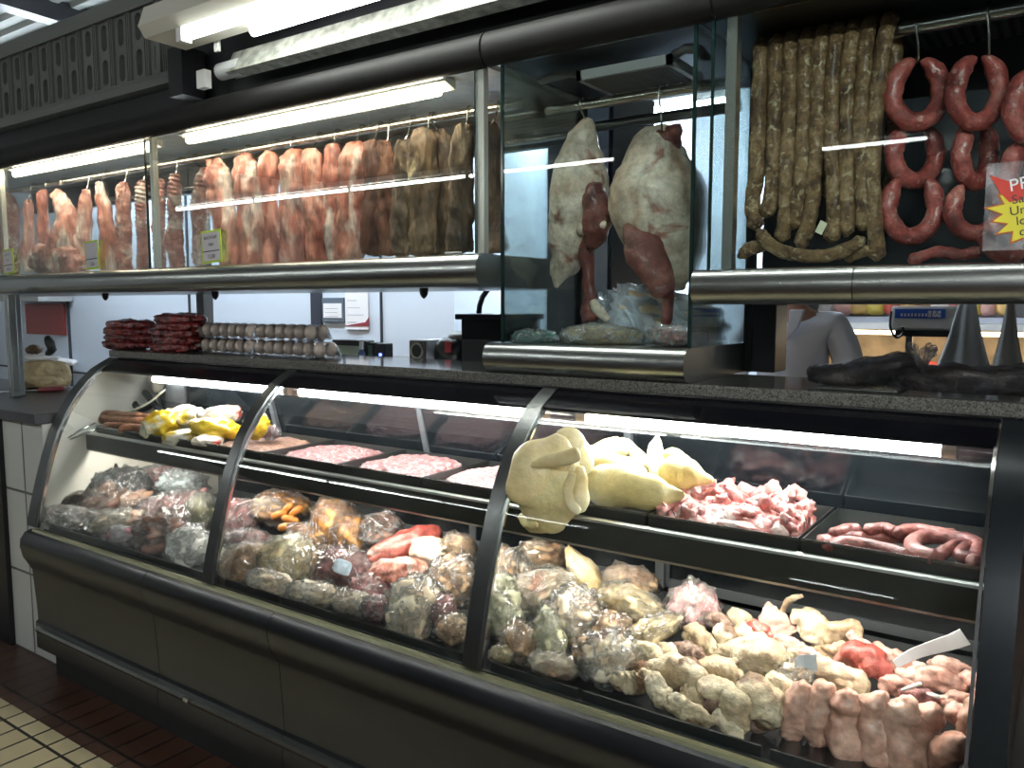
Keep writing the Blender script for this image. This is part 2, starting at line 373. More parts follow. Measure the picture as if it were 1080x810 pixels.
# low tiled wall left of the case with dark capping
struct(MB().box((-3.83, 1.6, 0), (-3.475, 1.75, 1.03)).build('wall_low', T_WALL))
struct(MB().box((-3.98, 1.58, 0), (-3.83, 1.76, 1.03)).build('trim_10', BLACK))
struct(MB().box((-5.6, 1.6, 0), (-3.98, 1.75, 1.03)).build('wall_low_left', T_WALL))
struct(MB().box((-5.6, 1.575, -.0), (-3.98, 1.6, .14)).build('baseboard_left', BLACK))
wl = tag(MB().box((-5.6, 1.57, 1.0305), (-3.472, 2.25, 1.075)).build('worktop', plain('dark_worktop', (.025, .026, .03), .3), bevel=.004), 'dark worktop on the tiled low wall left of the glass case', 'worktop')
struct(MB().box((-5.6, 2.1, 0), (-3.48, 2.2, 1.03)).build('wall_low_back', BLACK))
# ============================================================ the refrigerated display case
X0, X1 = -3.42, -.085
GP = [(1.895, 1.284), (1.86, 1.266), (1.814, 1.241), (1.765, 1.198), (1.722, 1.15), (1.676, 1.085), (1.632, 1.0), (1.597, .905), (1.569, .81), (1.545, .72), (1.532, .665), (1.525, .625)]
def offs(P, d):
    out = []
    for i, (a, b) in enumerate(P):
        t = Vector((P[min(i + 1, len(P) - 1)][0] - P[max(i - 1, 0)][0], P[min(i + 1, len(P) - 1)][1] - P[max(i - 1, 0)][1])).normalized()
        out.append((a - t.y * d * -1, b + t.x * d * -1))
    return out
case = empty('display_case', (-1.75, 1.95, 0), 'long refrigerated glass-fronted butcher display case with grey base', 'display case')
def strip(x0, x1, d0, d1, P=None):
    P = P or GP
    return MB().prism(offs(P, d0) + offs(P, d1)[::-1], x0, x1)
# base: bulging bumper, recessed panel, foot
prof = [(1.56, .60), (1.515, .618), (1.49, .61), (1.472, .585), (1.468, .555), (1.478, .51), (1.497, .475), (1.51, .45), (1.52, .3), (1.522, .235), (1.512, .228), (1.512, .12), (1.535, .115), (2.42, .115), (2.42, .6)]
mb = MB()
for a, b in ((-3.43, -2.56), (-2.557, -1.90), (-1.897, -.06)): mb.prism(prof, a, b)
mb.build('base', BASE, case, auto=35)
kr = MB().prism([(1.522, .222), (1.497, .218), (1.493, .208), (1.497, .196), (1.512, .192), (1.522, .2)], -3.40, -.06).build('kick_rail', STEEL, case, auto=30)
MB().prism([(1.495, .222), (1.489, .218), (1.487, .207), (1.489, .196), (1.495, .192)], -2.37, -2.345).build('rail_clip', CHROME, kr)
MB().box((-3.38, 1.56, 0), (-.08, 2.4, .118)).build('plinth', RUBBER, case)
gt = MB().prism([(1.527, .62), (1.507, .622), (1.502, .612), (1.527, .61)], -3.40, -.07).build('sill_trim', plain('yellowed_steel_trim', (.38, .38, .25), .35, .9), case)
# glass
mods = [(-3.385, -2.275, 0), (-2.235, -1.20, 1), (-1.165, -.11, 2)]
for a, b, k in mods:
    g = strip(a, b, 0, .006).build('glass_pane', [GLASSC], case, auto=40)
    strip(a, b, -.002, .008, GP[:3]).build('black_band', BLACKG, g, auto=40)
part(strip(-.113, -.107, -.001, .007).build('pane_edge', CHROME, case, auto=40), 'bright edge of the right-hand glass pane')
for a, b in ((-2.278, -2.232), (-1.203, -1.157)):
    dv = strip(a, b, -.012, .012).build('divider', STEEL_D, case, auto=40)
    strip(b, b + .006, -.006, .002, GP[1:]).build('divider_seal', CHROME, dv, auto=40)
# end panels
IN = plain('pale_inner_panel', (.62, .6, .54), .3)
endprof = GP + [(1.56, .6), (2.42, .6), (2.42, 1.29), (1.9, 1.29)]
ep = MB().prism(endprof, X0 - .035, X0 + .01).build('end_panel', [IN], case, auto=30)
strip(X0 - .045, X0 + .022, -.012, .010).build('end_frame', STEEL_D, case, auto=40)
strip(X0 + .022, X0 + .03, -.008, .004, GP).build('chrome_edge', CHROME, ep, auto=40)
ep = MB().prism(endprof, X1 + .012, X1 + .03).build('end_panel', [plain('dark_side_panel', (.03, .036, .042), .28, .5)], case, auto=30)
strip(X1 - .02, X1 + .034, -.014, .010).build('end_frame', plain('dark_end_frame', (.02, .024, .028), .3, .6), case, auto=40)
MB().prism([(1.50, .6), (2.42, .6), (2.42, .115), (1.50, .115)], -.058, -.03).build('side_skirt', plain('dark_side_skirt', (.02, .023, .026), .35, .3), case)
LCAP = plain('lamp_cap', (.6, .45, .35), .5)
# lamps under the hood
for a, b, k in mods:
    aa = a + (.27 if k == 0 else .02 if k == 1 else .10)
    bb = b - (.02 if k < 2 else .1)
    hs = MB().box((aa - .03, 1.895, 1.24), (bb + .03, 1.94, 1.275)).build('lamp_holder', GREYP, case)
    MB().cyl((aa, 1.89, 1.217), (bb, 1.89, 1.217), .014).build('lamp_tube', TUBE_W, hs, auto=40)
    for q in (aa - .012, bb + .012): MB().cyl((q - .014, 1.89, 1.217), (q + .014, 1.89, 1.217), .017).build('tube_cap', LCAP, hs, auto=40)
MB().box((X0, 1.9, 1.282), (X1, 2.4, 1.293)).build('hood', DGALV, case)
# shelf with dark fascia
SH = MB().prism([(1.744, .985), (1.74, .98), (1.74, .915), (1.752, .905), (1.76, .905), (1.76, .958), (2.30, .958), (2.30, .968), (1.748, .969)], X0 + .02, X1 + .0)
sh = SH.build('shelf', plain('dark_shelf_steel', (.06, .062, .056), .35, .6, bump=.05, bscale=90), case)
MB().prism([(1.7455, .991), (1.7405, .9895), (1.736, .986), (1.735, .980), (1.7455, .979)], X0 + .02, X1).build('shelf_trim', plain('satin_trim', (.75, .75, .73), .32, .9), sh)
UL = emit("shelf_strip_light", (1., .95, .86), 46.)
for a, b, k in mods:
    MB().box((a + .05, 1.775, .944), (b - .05, 1.80, .956)).build('strip_light', UL, sh)
# inside: deck, back ledge, rear sliding doors
INSIDE = plain('worn_grey_liner', (.085, .095, .095), .3, .4, bump=.2, bscale=25, var=.4)
MB().box((X0, 1.53, .54), (X1, 2.42, .572)).build('deck', plain('dark_deck', (.03, .032, .033), .4, .3), case)
MB().prism([(1.545, .572), (1.548, .612), (1.556, .612), (1.560, .572)], X0 + .02, X1 - .01).build('front_lip', plain('dark_lip', (.035, .04, .04), .35, .4), case)
MB().box((X0, 2.36, .572), (X1, 2.42, .6)).build('back_ledge', STEEL, case)
DOORG = plain('dark_rear_door', (.008, .010, .012), .12, 0., spec=.7, bump=.012, bscale=30, var=.2)
DFR = plain('door_frame_grey', (.16, .17, .18), .4, .5)
for a, b, y in ((X0, -2.6, 2.39), (-2.62, -1.83, 2.41), (-1.85, -1.05, 2.39), (-1.07, X1, 2.41)):
    d = MB().box((a + .03, y - .006, .63), (b - .03, y, .95)).build('rear_door', DOORG, case)
    f = MB().prism([(a, .6), (b, .6), (b, .975), (a, .975), (a, .95), (b - .03, .95), (b - .03, .63), (a + .03, .63), (a + .03, .95), (a, .95)], y - .012, y, 'y')
    f.build('door_frame', DFR, d)
for k, (a, b) in enumerate(((X0, -2.6), (-2.63, -1.80), (-1.83, -1.02), (-1.05, X1))):
    e_ = .012 * (k % 2)
    d = MB().prism([(2.115 + e_, .975), (2.035 + e_, 1.275), (2.041 + e_, 1.275), (2.121 + e_, .975)], a + .015, b - .015).build('upper_door', DOORG, case)
    for q in (a, b - .022): MB().prism([(2.108 + e_, .975), (2.028 + e_, 1.28), (2.044 + e_, 1.28), (2.124 + e_, .975)], q, q + .022).build('door_stile', DFR, d)
MB().box((X0, 2.42, .55), (X1, 2.44, 1.29)).build('back_panel', BLACK, case)
# granite top
gr = tag(MB().box((-3.455, 1.885, 1.295), (.02, 2.25, 1.325)).build('granite_worktop', GRANITE, bevel=.004), 'grey speckled granite slab along the top of the display case', 'worktop')
# ============================================================ hanging cabinets
def bumper(y0, z0, z1, yb):
    r = (z1 - z0) / 2; zc = (z0 + z1) / 2; P = []
    for k in range(13):
        a = math.pi / 2 + math.pi * k / 12
        P.append((y0 + r * .75 + r * .75 * math.cos(a), zc + r * math.sin(a)))
    return P + [(yb, z0), (yb, z1)]
CEILM = plain('crumpled_foil_ceiling', (.36, .35, .31), .35, .6, bump=1., bscale=16)
hc = empty('hanging_cabinet', (-3.0, 2.1, 1.574), 'long hanging glass cabinet with two warm lamps, above the eggs', 'cabinet')
MB().prism(bumper(1.86, 1.574, 1.671, 2.45), -5.3, -1.42).build('bumper_shelf', STEEL, hc, auto=30)
PPOST = plain('pale_steel_post', (.5, .52, .46), .35, .8)
for a in (-4.44, -3.108, -1.442): MB().box((a, 1.903, 1.671), (a + .022, 1.925, 2.2)).build('post', PPOST, hc)
for a, b in ((-5.3, -3.13), (-3.085, -1.445)):
    gp = MB().box((a, 1.896, 1.672), (b, 1.902, 2.188)).build('glass_pane', GLASS, hc)
    MB().box((b - .003, 1.895, 1.672), (b + .003, 1.903, 2.188)).build('pane_edge', GEDGE, gp)
MB().box((-5.3, 1.905, 2.2), (-1.42, 2.5, 2.215)).build('top_sheet', CEILM, hc)
MB().box((-5.3, 2.46, 2.08), (-1.42, 2.5, 2.2)).build('rear_beam', BLACK, hc)
m = MB().cyl((-5.3, 2.1, 2.135), (-1.42, 2.1, 2.135), .014, 14).build('hanging_rod', BRASSY, hc, auto=40)
MB().cyl((-4.35, 2.43, 2.10), (-1.42, 2.43, 2.10), .012, 12).build('rear_rod', CHROME, hc, auto=40)
for a, b in ((-4.35, -3.17), (-2.90, -1.62)):
    lm = MB().prism([(1.925, 2.2), (1.925, 2.188), (1.975, 2.172), (1.975, 2.2)], a - .04, b + .04).build('lamp_holder', WPAINT, hc)
    MB().cyl((a, 1.945, 2.167), (b, 1.945, 2.167), .014).build('lamp_tube', TUBE_WARM, lm, auto=40)
# uprights carrying the cabinet
po = tag(MB().box((-4.22, 1.80, 1.075), (-4.18, 1.84, 1.574)).box((-4.255, 1.85, 1.075), (-4.225, 1.88, 1.574)).build('support_post', STEEL, bevel=.004), 'slim steel support post on the dark worktop left of the case', 'post')
m = MB().box((-3.66, 2.46, 0), (-3.60, 2.52, 2.1)); 
tag(m.build('support_post', STEEL_D, bevel=.004), 'dark steel post behind the red packs, carrying the hanging cabinet', 'post')
# rounded fascia along the top
fa = empty('top_fascia', (-2, 1.9, 2.19), 'dark rounded metal fascia running above the glass cabinets', 'fascia')
for a, b in ((-5.3, -1.405), (-1.398, -.735), (-.728, 1.2)):
    MB().prism(bumper(1.86, 2.19, 2.285, 1.9), a, b).build('fascia_section', plain('dark_grey_fascia', (.009, .0085, .008), .55, 0., spec=.2), fa, auto=30)
# ---- central glass box
cb = empty('glass_box', (-1.09, 2.1, 1.326), 'tall glass box in the middle holding the hanging hams', 'cabinet')
MB().prism(bumper(1.872, 1.326, 1.412, 2.33), -1.405, -.785).build('bumper_shelf', STEEL, cb, auto=30)
MB().box((-1.348, 1.895, 1.413), (-.782, 1.9, 2.188)).build('front_pane', GLASS, cb)
s1 = MB().box((-1.352, 1.9, 1.413), (-1.347, 2.33, 2.19)).build('side_pane', GLASSX, cb)
s2 = MB().box((-.784, 1.9, 1.413), (-.779, 2.33, 2.19)).build('side_pane', GLASSX, cb)
for x in (-1.3505, -.7805): MB().box((x - .004, 1.894, 1.413), (x + .004, 1.902, 2.188)).build('glass_edge', GEDGE, cb)
MB().box((-1.36, 1.905, 2.19), (-.77, 2.5, 2.2)).build('top_sheet', BLACK, cb)
for x in (-1.35, -.78): MB().box((x - .012, 2.33, 1.326), (x + .012, 2.36, 2.19)).build('rear_post', BLACK, cb)
MB().cyl((-1.33, 2.1, 2.10), (-.79, 2.1, 2.10), .014, 12).build('hanging_rod', BRASSY, cb, auto=40)
m = MB().cyl((-1.33, 2.14, 2.155), (-1.33, 2.14, 2.10), .006, 8).cyl((-.8, 2.14, 2.155), (-.8, 2.14, 2.10), .006, 8)
MB().cyl((-1.24, 2.25, 2.07), (-.79, 2.25, 2.07), .016, 12).build('rear_rod', STEEL_D, cb, auto=40)
# cooling unit inside the top
cu = empty('cooling_unit', (-1.02, 2.1, 2.1), 'grey finned cooling unit under the top of the glass box', 'cooling unit')
fr_ = MB(); cx0, cx1, cy0, cy1, cz = -1.16, -.88, 1.98, 2.2, 2.135
for lo, hi in (((cx0, cy0, cz), (cx1, cy0 + .015, cz + .025)), ((cx0, cy1 - .015, cz), (cx1, cy1, cz + .025)), ((cx0, cy0, cz), (cx0 + .015, cy1, cz + .025)), ((cx1 - .015, cy0, cz), (cx1, cy1, cz + .025))): fr_.box(lo, hi)
fr_.build('frame', GREYP, cu)
fn_ = MB(); x = cx0 + .02
while x < cx1 - .02: fn_.obox((x, (cy0 + cy1) / 2, cz + .012), (.002, cy1 - cy0 - .03, .02), Matrix.Rotation(R(18), 3, 'Y')); x += .011
fn_.build('fins', plain('grey_fin', (.35, .36, .36), .4, .7), cu)
MB().tube([(-1.3, 2.02, 2.165), (-1.2, 2.02, 2.17), (-1.16, 2.03, 2.16)], .012, 10).build('pipe', plain('insulated_pipe', (.1, .1, .1), .7), cu, smooth=True)
MB().tube([(-.88, 2.0, 2.16), (-.84, 1.98, 2.165), (-.81, 1.99, 2.16), (-.80, 2.02, 2.145)], .012, 10).build('pipe', plain('insulated_pipe_b', (.1, .1, .1), .7), cu, smooth=True)
# ---- right cabinet
rc = empty('hanging_cabinet', (-.1, 2.1, 1.52), 'hanging glass cabinet of sausages at the right, on a thick steel bumper', 'cabinet')
for a, b in ((-.765, -.3975), (-.395, .9)): MB().prism(bumper(1.855, 1.522, 1.606, 2.45), a, b).build('bumper_shelf', STEEL, rc, auto=30)
gp = MB().box((-.735, 1.893, 1.607), (.9, 1.899, 2.188)).build('front_pane', GLASS, rc)
MB().box((-.738, 1.892, 1.607), (-.732, 1.90, 2.188)).build('pane_edge', GEDGE, gp)
MB().box((-.705, 1.9, 1.607), (-.68, 1.93, 2.19)).build('post', plain('pale_steel_post_b', (.6, .6, .56), .25, .9), rc)
MB().box((-.765, 1.905, 2.19), (.9, 2.5, 2.2)).build('top_sheet', BLACK, rc)
MB().box((-.765, 2.40, 1.607), (.9, 2.42, 2.19)).build('back_panel', plain('dark_back_glass', (.03, .035, .04), .12, spec=.8), rc)
MB().cyl((-.68, 2.1, 2.155), (.9, 2.1, 2.155), .018, 14).build('hanging_rod', STEEL, rc, auto=40)
m = MB()
x = -.5
while x < .9: m.prism([(2.18, 2.19), (2.17, 2.17), (2.36, 2.17), (2.36, 2.19)], x, x + .012); x += .025
m.build('ceiling_fins', plain('dark_fins', (.12, .12, .12), .4, .6), rc)
pl_ = tag(MB().box((-.79, 2.335, 1.326), (-.70, 2.45, 1.522)).build('pillar_block', plain('dark_pillar', (.05, .055, .06), .35, .4), bevel=.004), 'dark square pillar on the granite under the right cabinet', 'pillar')
# ============================================================ lamps of the hall, with added tubes behind the counter
def fixture(x0, x1, y, z, label, m, name='ceiling_light', r=.012, housing=True, group=None, drop=.0):
    e = empty(name, ((x0 + x1) / 2, y, z), label, 'ceiling light', group)
    if housing: MB().box((x0 - .03, y - .025, z + .03), (x1 + .03, y + .025, z + .07)).build('housing', WPAINT, e)
    for k, q in enumerate((x0 - .01, x1 + .01)):
        MB().box((q - .012, y - .02, z - .015), (q + .012, y + .02, z + .03)).build('lamp_socket', GREYP, e)
    MB().cyl((x0, y, z), (x1, y, z), r, 12).build('lamp_tube', m, e, auto=40)
    for q in (x0 + .2, x1 - .2): MB().cyl((q, y, z + .07), (q, y, 3.225 if y < .9 else 3.31), .006, 8).build('hanger', STEEL_D, e)
    return e
TUBE_HALL = emit('hall_lamp_tube', (.95, 1., .97), 34.)
TUBE_HALL2 = emit('bright_hall_tube', (.96, 1., .98), 330.)
TUBE_BACK = emit('back_tube_seen_and_added', (.80, .90, 1.), 125.)  # serves three added tubes and the one seen far back
xs = [-7.4, -6.17, -4.94, -3.71]
for i, x in enumerate(xs):
    fixture(x, x + 1.2, -1.0, 2.47, 'tube light over the aisle opposite the counter, ' + ORD(i) + ' along the row', TUBE_HALL)
for i, (x, w_) in enumerate(((-1.36, .6), (.3, 1.2), (1.55, 1.2), (2.8, 1.2))):
    fixture(x, x + w_, -1.6, 2.5 if w_ < 1 else 3.05, 'tube light high over the aisle at the right, ' + ORD(i) + ' along its row', TUBE_HALL if w_ < 1 else TUBE_HALL2)
for i, (x, y) in enumerate(((-6.6, 2.95), (-5.0, 2.95), (-3.5, 2.95), (-3.3, 4.4))):  # first three are unseen, added to brighten the white wall; the last is seen
    fixture(x, x + (1.2 if i < 3 else 1.7), y, 2.75 if i < 3 else 2.62, 'cold tube light in the partly added row behind the counter, ' + ORD(i) + ' from the far end', TUBE_BACK, r=.018 if i < 3 else .04)
# big fluorescent fitting above the fascia, top of the photograph
e = empty('fluorescent_fitting', (-1.3, 1.72, 2.42), 'long bright fluorescent fitting above the counter fascia', 'ceiling light')
hb = MB().prism([(1.655, 2.49), (1.68, 2.455), (1.84, 2.455), (1.87, 2.49), (1.84, 2.56), (1.68, 2.56)], -2.74, .9).build('housing', plain('ivory_housing', (.55, .53, .45), .4, bump=.1, bscale=20), e)
MB().cyl((-2.52, 1.70, 2.435), (-1.33, 1.70, 2.435), .02, 14).build('lamp_tube', TUBE_BIG, e, auto=40)
MB().cyl((-1.25, 1.70, 2.435), (-.05, 1.70, 2.435), .02, 14).build('lamp_tube', TUBE_BIG, e, auto=40)
MB().cyl((-2.30, 1.80, 2.43), (-1.1, 1.80, 2.43), .017, 14).build('lamp_tube', TUBE_BIG, e, auto=40)
for q in (-2.54, -1.29, -.03): MB().box((q - .015, 1.68, 2.41), (q + .015, 1.72, 2.455)).build('lamp_socket', WPAINT, e)
# galvanised strip under it
gb = empty('galvanised_bar', (-1.0, 1.9, 2.335), 'pale galvanised steel bar running below the fluorescent fitting', 'bar')
MB().prism([(1.915, 2.34), (1.865, 2.352), (1.905, 2.43), (1.925, 2.43)], -2.55, 1.2).build('bar', GALV, gb)
MB().cyl((-2.62, 1.9, 2.372), (-2.50, 1.9, 2.372), .03, 14).build('motor', GREYP, gb, auto=40)
MB().box((-2.77, 1.90, 2.335), (-2.72, 1.93, 2.40)).build('bracket', WPAINT, gb)
MB().box((-2.60, 1.86, 2.43), (-2.575, 1.87, 2.51)).build('clip', WPAINT, gb)
MB().box((-2.92, 1.88, 2.32), (-2.83, 1.98, 2.50)).build('end_plate', BLACK, gb)
# slotted grey panel (shutter housing) top left
sp = empty('slotted_panel', (-3.8, 1.96, 2.41), 'grey metal panel with two staggered rows of long slots', 'panel')
DG = plain('grey_slotted_metal', (.13, .135, .125), .5, .3, bump=.1, bscale=60)
m = MB(); z0, z1 = 2.455, 2.74
def stadium(cx, cz, w, h, n=10):
    P = []
    for k in range(n + 1): a = math.pi * k / n; P.append((cx + w * math.cos(a), cz + h - w + w * math.sin(a)))
    for k in range(n + 1): a = math.pi + math.pi * k / n; P.append((cx + w * math.cos(a), cz - h + w + w * math.sin(a)))
    return P
def hole_cell(mb, x0, x1, z0, z1, y, th, cx, cz, w, h):
    S = stadium(cx, cz, w, h); n = len(S); O = []
    for (a, b) in S:
        t = math.atan2((b - cz) / (z1 - z0), (a - cx) / (x1 - x0)); c, s = math.cos(t), math.sin(t); k = .5 / max(abs(c), abs(s))
        O.append((min(x1, max(x0, (x0 + x1) / 2 + c * k * (x1 - x0))), min(z1, max(z0, (z0 + z1) / 2 + s * k * (z1 - z0)))))
    vs = [(a, y, b) for a, b in O] + [(a, y, b) for a, b in S] + [(a, y + th, b) for a, b in S]
    fs = []
    for i in range(n):
        j = (i + 1) % n; fs += [(i, j, n + j, n + i), (n + i, n + j, 2 * n + j, 2 * n + i)]
    mb.add(vs, fs)
    for cxx, czz in ((x0, z0), (x0, z1), (x1, z0), (x1, z1)): pass
pitch = .132; x = -4.75; k = 0
while x < -3.12:
    zm = (z0 + z1) / 2
    hole_cell(m, x, x + .092, zm, z1, 1.965, .03, x + .046, zm + .073, .022, .055)
    hole_cell(m, x, x + .092, z0, zm, 1.965, .03, x + .046, zm - .072, .022, .055)
    for q in (.096, .110, .123): m.box((x + q, 1.955, z0), (x + q + .006, 1.985, z1))
    x += pitch
m.build('slotted_sheet', DG, sp)
MB().box((-4.9, 1.945, 2.735), (-3.1, 1.985, 2.80)).build('top_rail', DG, sp)
MB().prism([(1.93, 2.40), (1.99, 2.40), (1.99, 2.455), (1.95, 2.455), (1.93, 2.43)], -4.9, -2.95).build('bottom_rail', DG, sp)
MB().box((-3.11, 1.95, 2.455), (-3.08, 1.985, 2.735)).build('side_rail', DG, sp)
# ============================================================ hanging meat
PORK = meat('salmon_pork', [(.30, .075, .05), (.58, .21, .15), (.72, .40, .31)], 16, .32, .8, 48, stretch=(1, 1, .35), spots=((.82, .66, .58), .28, 11), grain=.75)
PORKP = meat('pale_pork', [(.42, .13, .10), (.66, .31, .25), (.80, .55, .47)], 13, .32, .7, 48, stretch=(1, 1, .4), spots=((.84, .72, .64), .35, 10), grain=.6)
RIBM = meat('rib_meat', [(.22, .05, .04), (.45, .17, .13), (.66, .40, .33)], 20, .35, .8, 60, spots=((.78, .62, .54), .3, 16), grain=.75)
DRIED = meat('dried_beef', [(.03, .017, .008), (.10, .057, .028), (.20, .13, .07)], 13, .5, 1., 45, stretch=(1, 1, .4), spots=((.46, .36, .2), .16, 7), coat=.1, grain=.75)
DRIEDR = meat('reddish_dried_beef', [(.055, .017, .01), (.16, .055, .03), (.27, .12, .065)], 13, .45, 1., 45, stretch=(1, 1, .4), spots=((.4, .28, .16), .1, 8), coat=.1, grain=.75)
HAMM = meat('ham_fat', [(.40, .24, .15), (.66, .55, .43), (.80, .74, .63)], 9, .4, .6, 35, spots=((.33, .15, .10), .12, 9), sss=.08)
HAMR = meat('ham_lean', [(.06, .012, .010), (.17, .04, .03), (.30, .11, .08)], 14, .35, .8, 50)
TAN = meat('tan_sausage', [(.075, .035, .015), (.26, .15, .065), (.44, .29, .14)], 26, .5, .9, 110, spots=((.52, .42, .25), .15, 60), coat=.15)
REDS = meat('red_sausage', [(.15, .022, .018), (.42, .085, .07), (.60, .20, .16)], 16, .28, .5, 90, spots=((.62, .33, .28), .08, 60), coat=.4)
HOOK = plain('steel_hook', (.5, .5, .47), .25, 1.)
TWINE = plain('dark_twine', (.05, .045, .04), .8)
def smooth_secs(S, n):
    """Catmull-Rom through tuples"""
    S = [tuple(float(a) for a in s) for s in S]; out = []; m = len(S) - 1
    for i in range(n + 1):
        t = i / n * m; k = min(int(t), m - 1); u = t - k
        p0, p1, p2, p3 = S[max(k - 1, 0)], S[k], S[k + 1], S[min(k + 2, m)]
        out.append(tuple(.5 * (2 * b + (c - a) * u + (2 * a - 5 * b + 4 * c - d) * u * u + (3 * b - a - 3 * c + d) * u ** 3) for a, b, c, d in zip(p0, p1, p2, p3)))
    return out
def loft_px(S, Y, thick=.6, n=26, seg=22, amp=.0, freq=20., seed=0., power=2., mb=None, squash=(1, 1, 1), dy=None):
    """fleshy body through sections (px, py, half width px [, depth offset m]) standing at distance Y; thickness across = thick x width"""
    mb = mb or MB(); start = len(mb.v); L = smooth_secs([tuple(s) + ((0.,) if len(s) == 3 else ()) for s in S], n); P = []
    for (x, y, w, d) in L:
        p = aY(x, y, Y + d); P.append((p, max(w, .6) * depth(p) / FPX))
    rings = []
    for i, (p, r) in enumerate(P):
        T = (P[min(i + 1, n)][0] - P[max(i - 1, 0)][0]).normalized(); a = T.cross(VF).normalized(); b = VF
        rr = []
        for j in range(seg):
            c, s_ = math.cos(2 * math.pi * j / seg), math.sin(2 * math.pi * j / seg)
            k = (abs(c) ** power + abs(s_) ** power) ** (-1 / power)
            rr.append(p + a * (c * k * r) + b * (s_ * k * r * thick))
        rings.append(rr)
    # rounded ends
    def endcap(i, sgn):
        p, r = P[i]; T = (P[min(i + 1, n)][0] - P[max(i - 1, 0)][0]).normalized() * sgn; o = []
        for q in (.85, .5, .12):
            o.append([p + (v - p) * q + T * (r * .35 * math.sqrt(max(0, 1 - q * q))) for v in rings[i]])
        return o
    full = endcap(0, -1)[::-1] + rings + endcap(n, 1)
    mb.rings(full)
    if amp: mb.warp(amp, freq, seed, squash, start=start)
    return mb
def hook(px, py, Y, rodY, rodZ, label, r=.0028, drop=.03, rodr=.016, group=None):
    """S hook over the rod, its point in the meat below"""
    p = aY(px, py, Y); x = p.x; c = (x, rodY, rodZ); P = []
    for k in range(9):
        a = math.pi * (1.12 - 1.12 * k / 8)
        P.append((x, rodY - (rodr + r) * math.cos(a) * -1 * -1, rodZ + (rodr + r) * math.sin(a)))
    P = [(x, rodY + (rodr + r) * math.cos(math.pi * (-.05 + 1.05 * k / 8)), rodZ + (rodr + r) * math.sin(math.pi * (-.05 + 1.05 * k / 8))) for k in range(9)]
    zt = p.z - drop
    P += [(x, rodY - rodr - r, rodZ - .01), (x + .004, (rodY - rodr + Y) / 2, (rodZ + zt) / 2), (x + .006, Y - .004, zt + .012), (x + .003, Y + .006, zt), (x - .002, Y + .018, zt + .006), (x - .003, Y + .022, zt + .018)]
    return tag(MB().tube(P, r, 8).build('meat_hook', HOOK, smooth=True), ' '.join(label.split()[:16]), 'hook', group)
ripple = lambda mb, st, per, am: [mb.v.__setitem__(i, mb.v[i] + VF * (-am) * (.5 + .5 * math.sin(mb.v[i].z * 2 * math.pi / per)) * (1 if (mb.v[i] - sum_c(mb)).dot(VF) < 0 else 0)) for i in range(st, len(mb.v))]
def sum_c(mb): return mb.c
def ribbed(mb, per=.019, am=.006):
    c = sum(mb.v, Vector()) / len(mb.v)
    for i, v in enumerate(mb.v):
        s = .5 + .5 * math.sin((v.z + .25 * (v - c).dot(VR)) * 2 * math.pi / per)
        d = v - c; mb.v[i] = v + (VF * -1 if d.dot(VF) < 0 else VF) * (am * s) + VR * (am * .6 * s * (1 if d.dot(VR) > 0 else -1))
    return mb
HY = 2.06
def hang(name, label, cat, S, m, seed, Y=HY, thick=.45, amp=.008, group=None, hk=True, rib=False, power=2.4, freq=18):
    mb = loft_px(S, Y, thick, 64, 36, amp * 1.25, freq, seed, power, squash=(1, 1, .5)).warp(.0045, 55, seed + 9, (1, 1, .45))
    if rib: ribbed(mb)
    mb.floor(1.674)
    o = tag(mb.build(name, m, smooth=True), label, cat, group)
    if hk: hook(S[0][0], S[0][1] - 2, Y, 2.1, 2.135, 'thin S hook holding the ' + hk, group='hooks on the long rod')
    return o
G1 = 'pork strips hanging in the left bay'
hang('pork_slab', 'brown-pink slab of meat cut by the photo edge, beside the first price card', 'meat', [(0, 206, 8), (7, 222, 13), (8, 245, 13), (8, 287, 12)], RIBM, 1.1, Y=2.06, thick=.5, hk='slab at the far left edge')
hang('pork_strip', 'narrow pale pork strip just right of the leftmost price card', 'meat', [(29, 211, 4), (30, 220, 6), (31, 245, 6), (29, 270, 6.5), (31, 286, 6)], PORKP, 2.2, group=G1, hk='narrow pale strip beside the leftmost price card')
hang('pork_strip', 'smooth pink pork strip between the pale strip and the leaning cut', 'meat', [(44, 203, 4.5), (45, 213, 6.5), (45, 240, 7), (46, 265, 8), (47, 286, 10)], PORK, 3.3, group=G1, hk='smooth pink strip left of the leaning cut')
hang('pork_cut', 'leaning triangular pork cut with yellow fat on its right edge', 'meat', [(58, 204, 5), (63, 210, 8), (69, 226, 12), (72, 243, 17), (72, 262, 21), (70, 286, 22)], PORK, 4.4, Y=2.05, thick=.5, hk='leaning triangular cut')
hang('pork_chunk', 'round pork chunk lying under the leaning cut behind the middle price card', 'meat', [(34, 280, 6), (46, 272, 13), (60, 270, 16), (74, 274, 14), (88, 282, 6)], RIBM, 4.9, Y=2.03, thick=.8, amp=.018, hk=False)
hang('pork_strip', 'short pink pork strip behind the middle price card', 'meat', [(90, 201, 4.5), (90, 210, 6.5), (89, 235, 8), (87, 260, 9), (88, 285, 8)], PORKP, 5.5, group=G1, hk='strip above the middle price card')
hang('pork_strip', 'pork strip with a dark gap, just right of the middle price card', 'meat', [(105, 193, 4.5), (106, 203, 6), (110, 225, 7.5), (113, 250, 9), (114, 284, 10)], PORK, 6.6, group=G1, hk='strip just right of the middle price card')
hang('pork_strip', 'knobbly red-topped pork strip, second before the pale post', 'meat', [(130, 193, 5), (130, 203, 7.5), (130, 225, 8), (130, 250, 9), (131, 284, 9)], RIBM, 7.7, group=G1, hk='knobbly strip near the pale post')
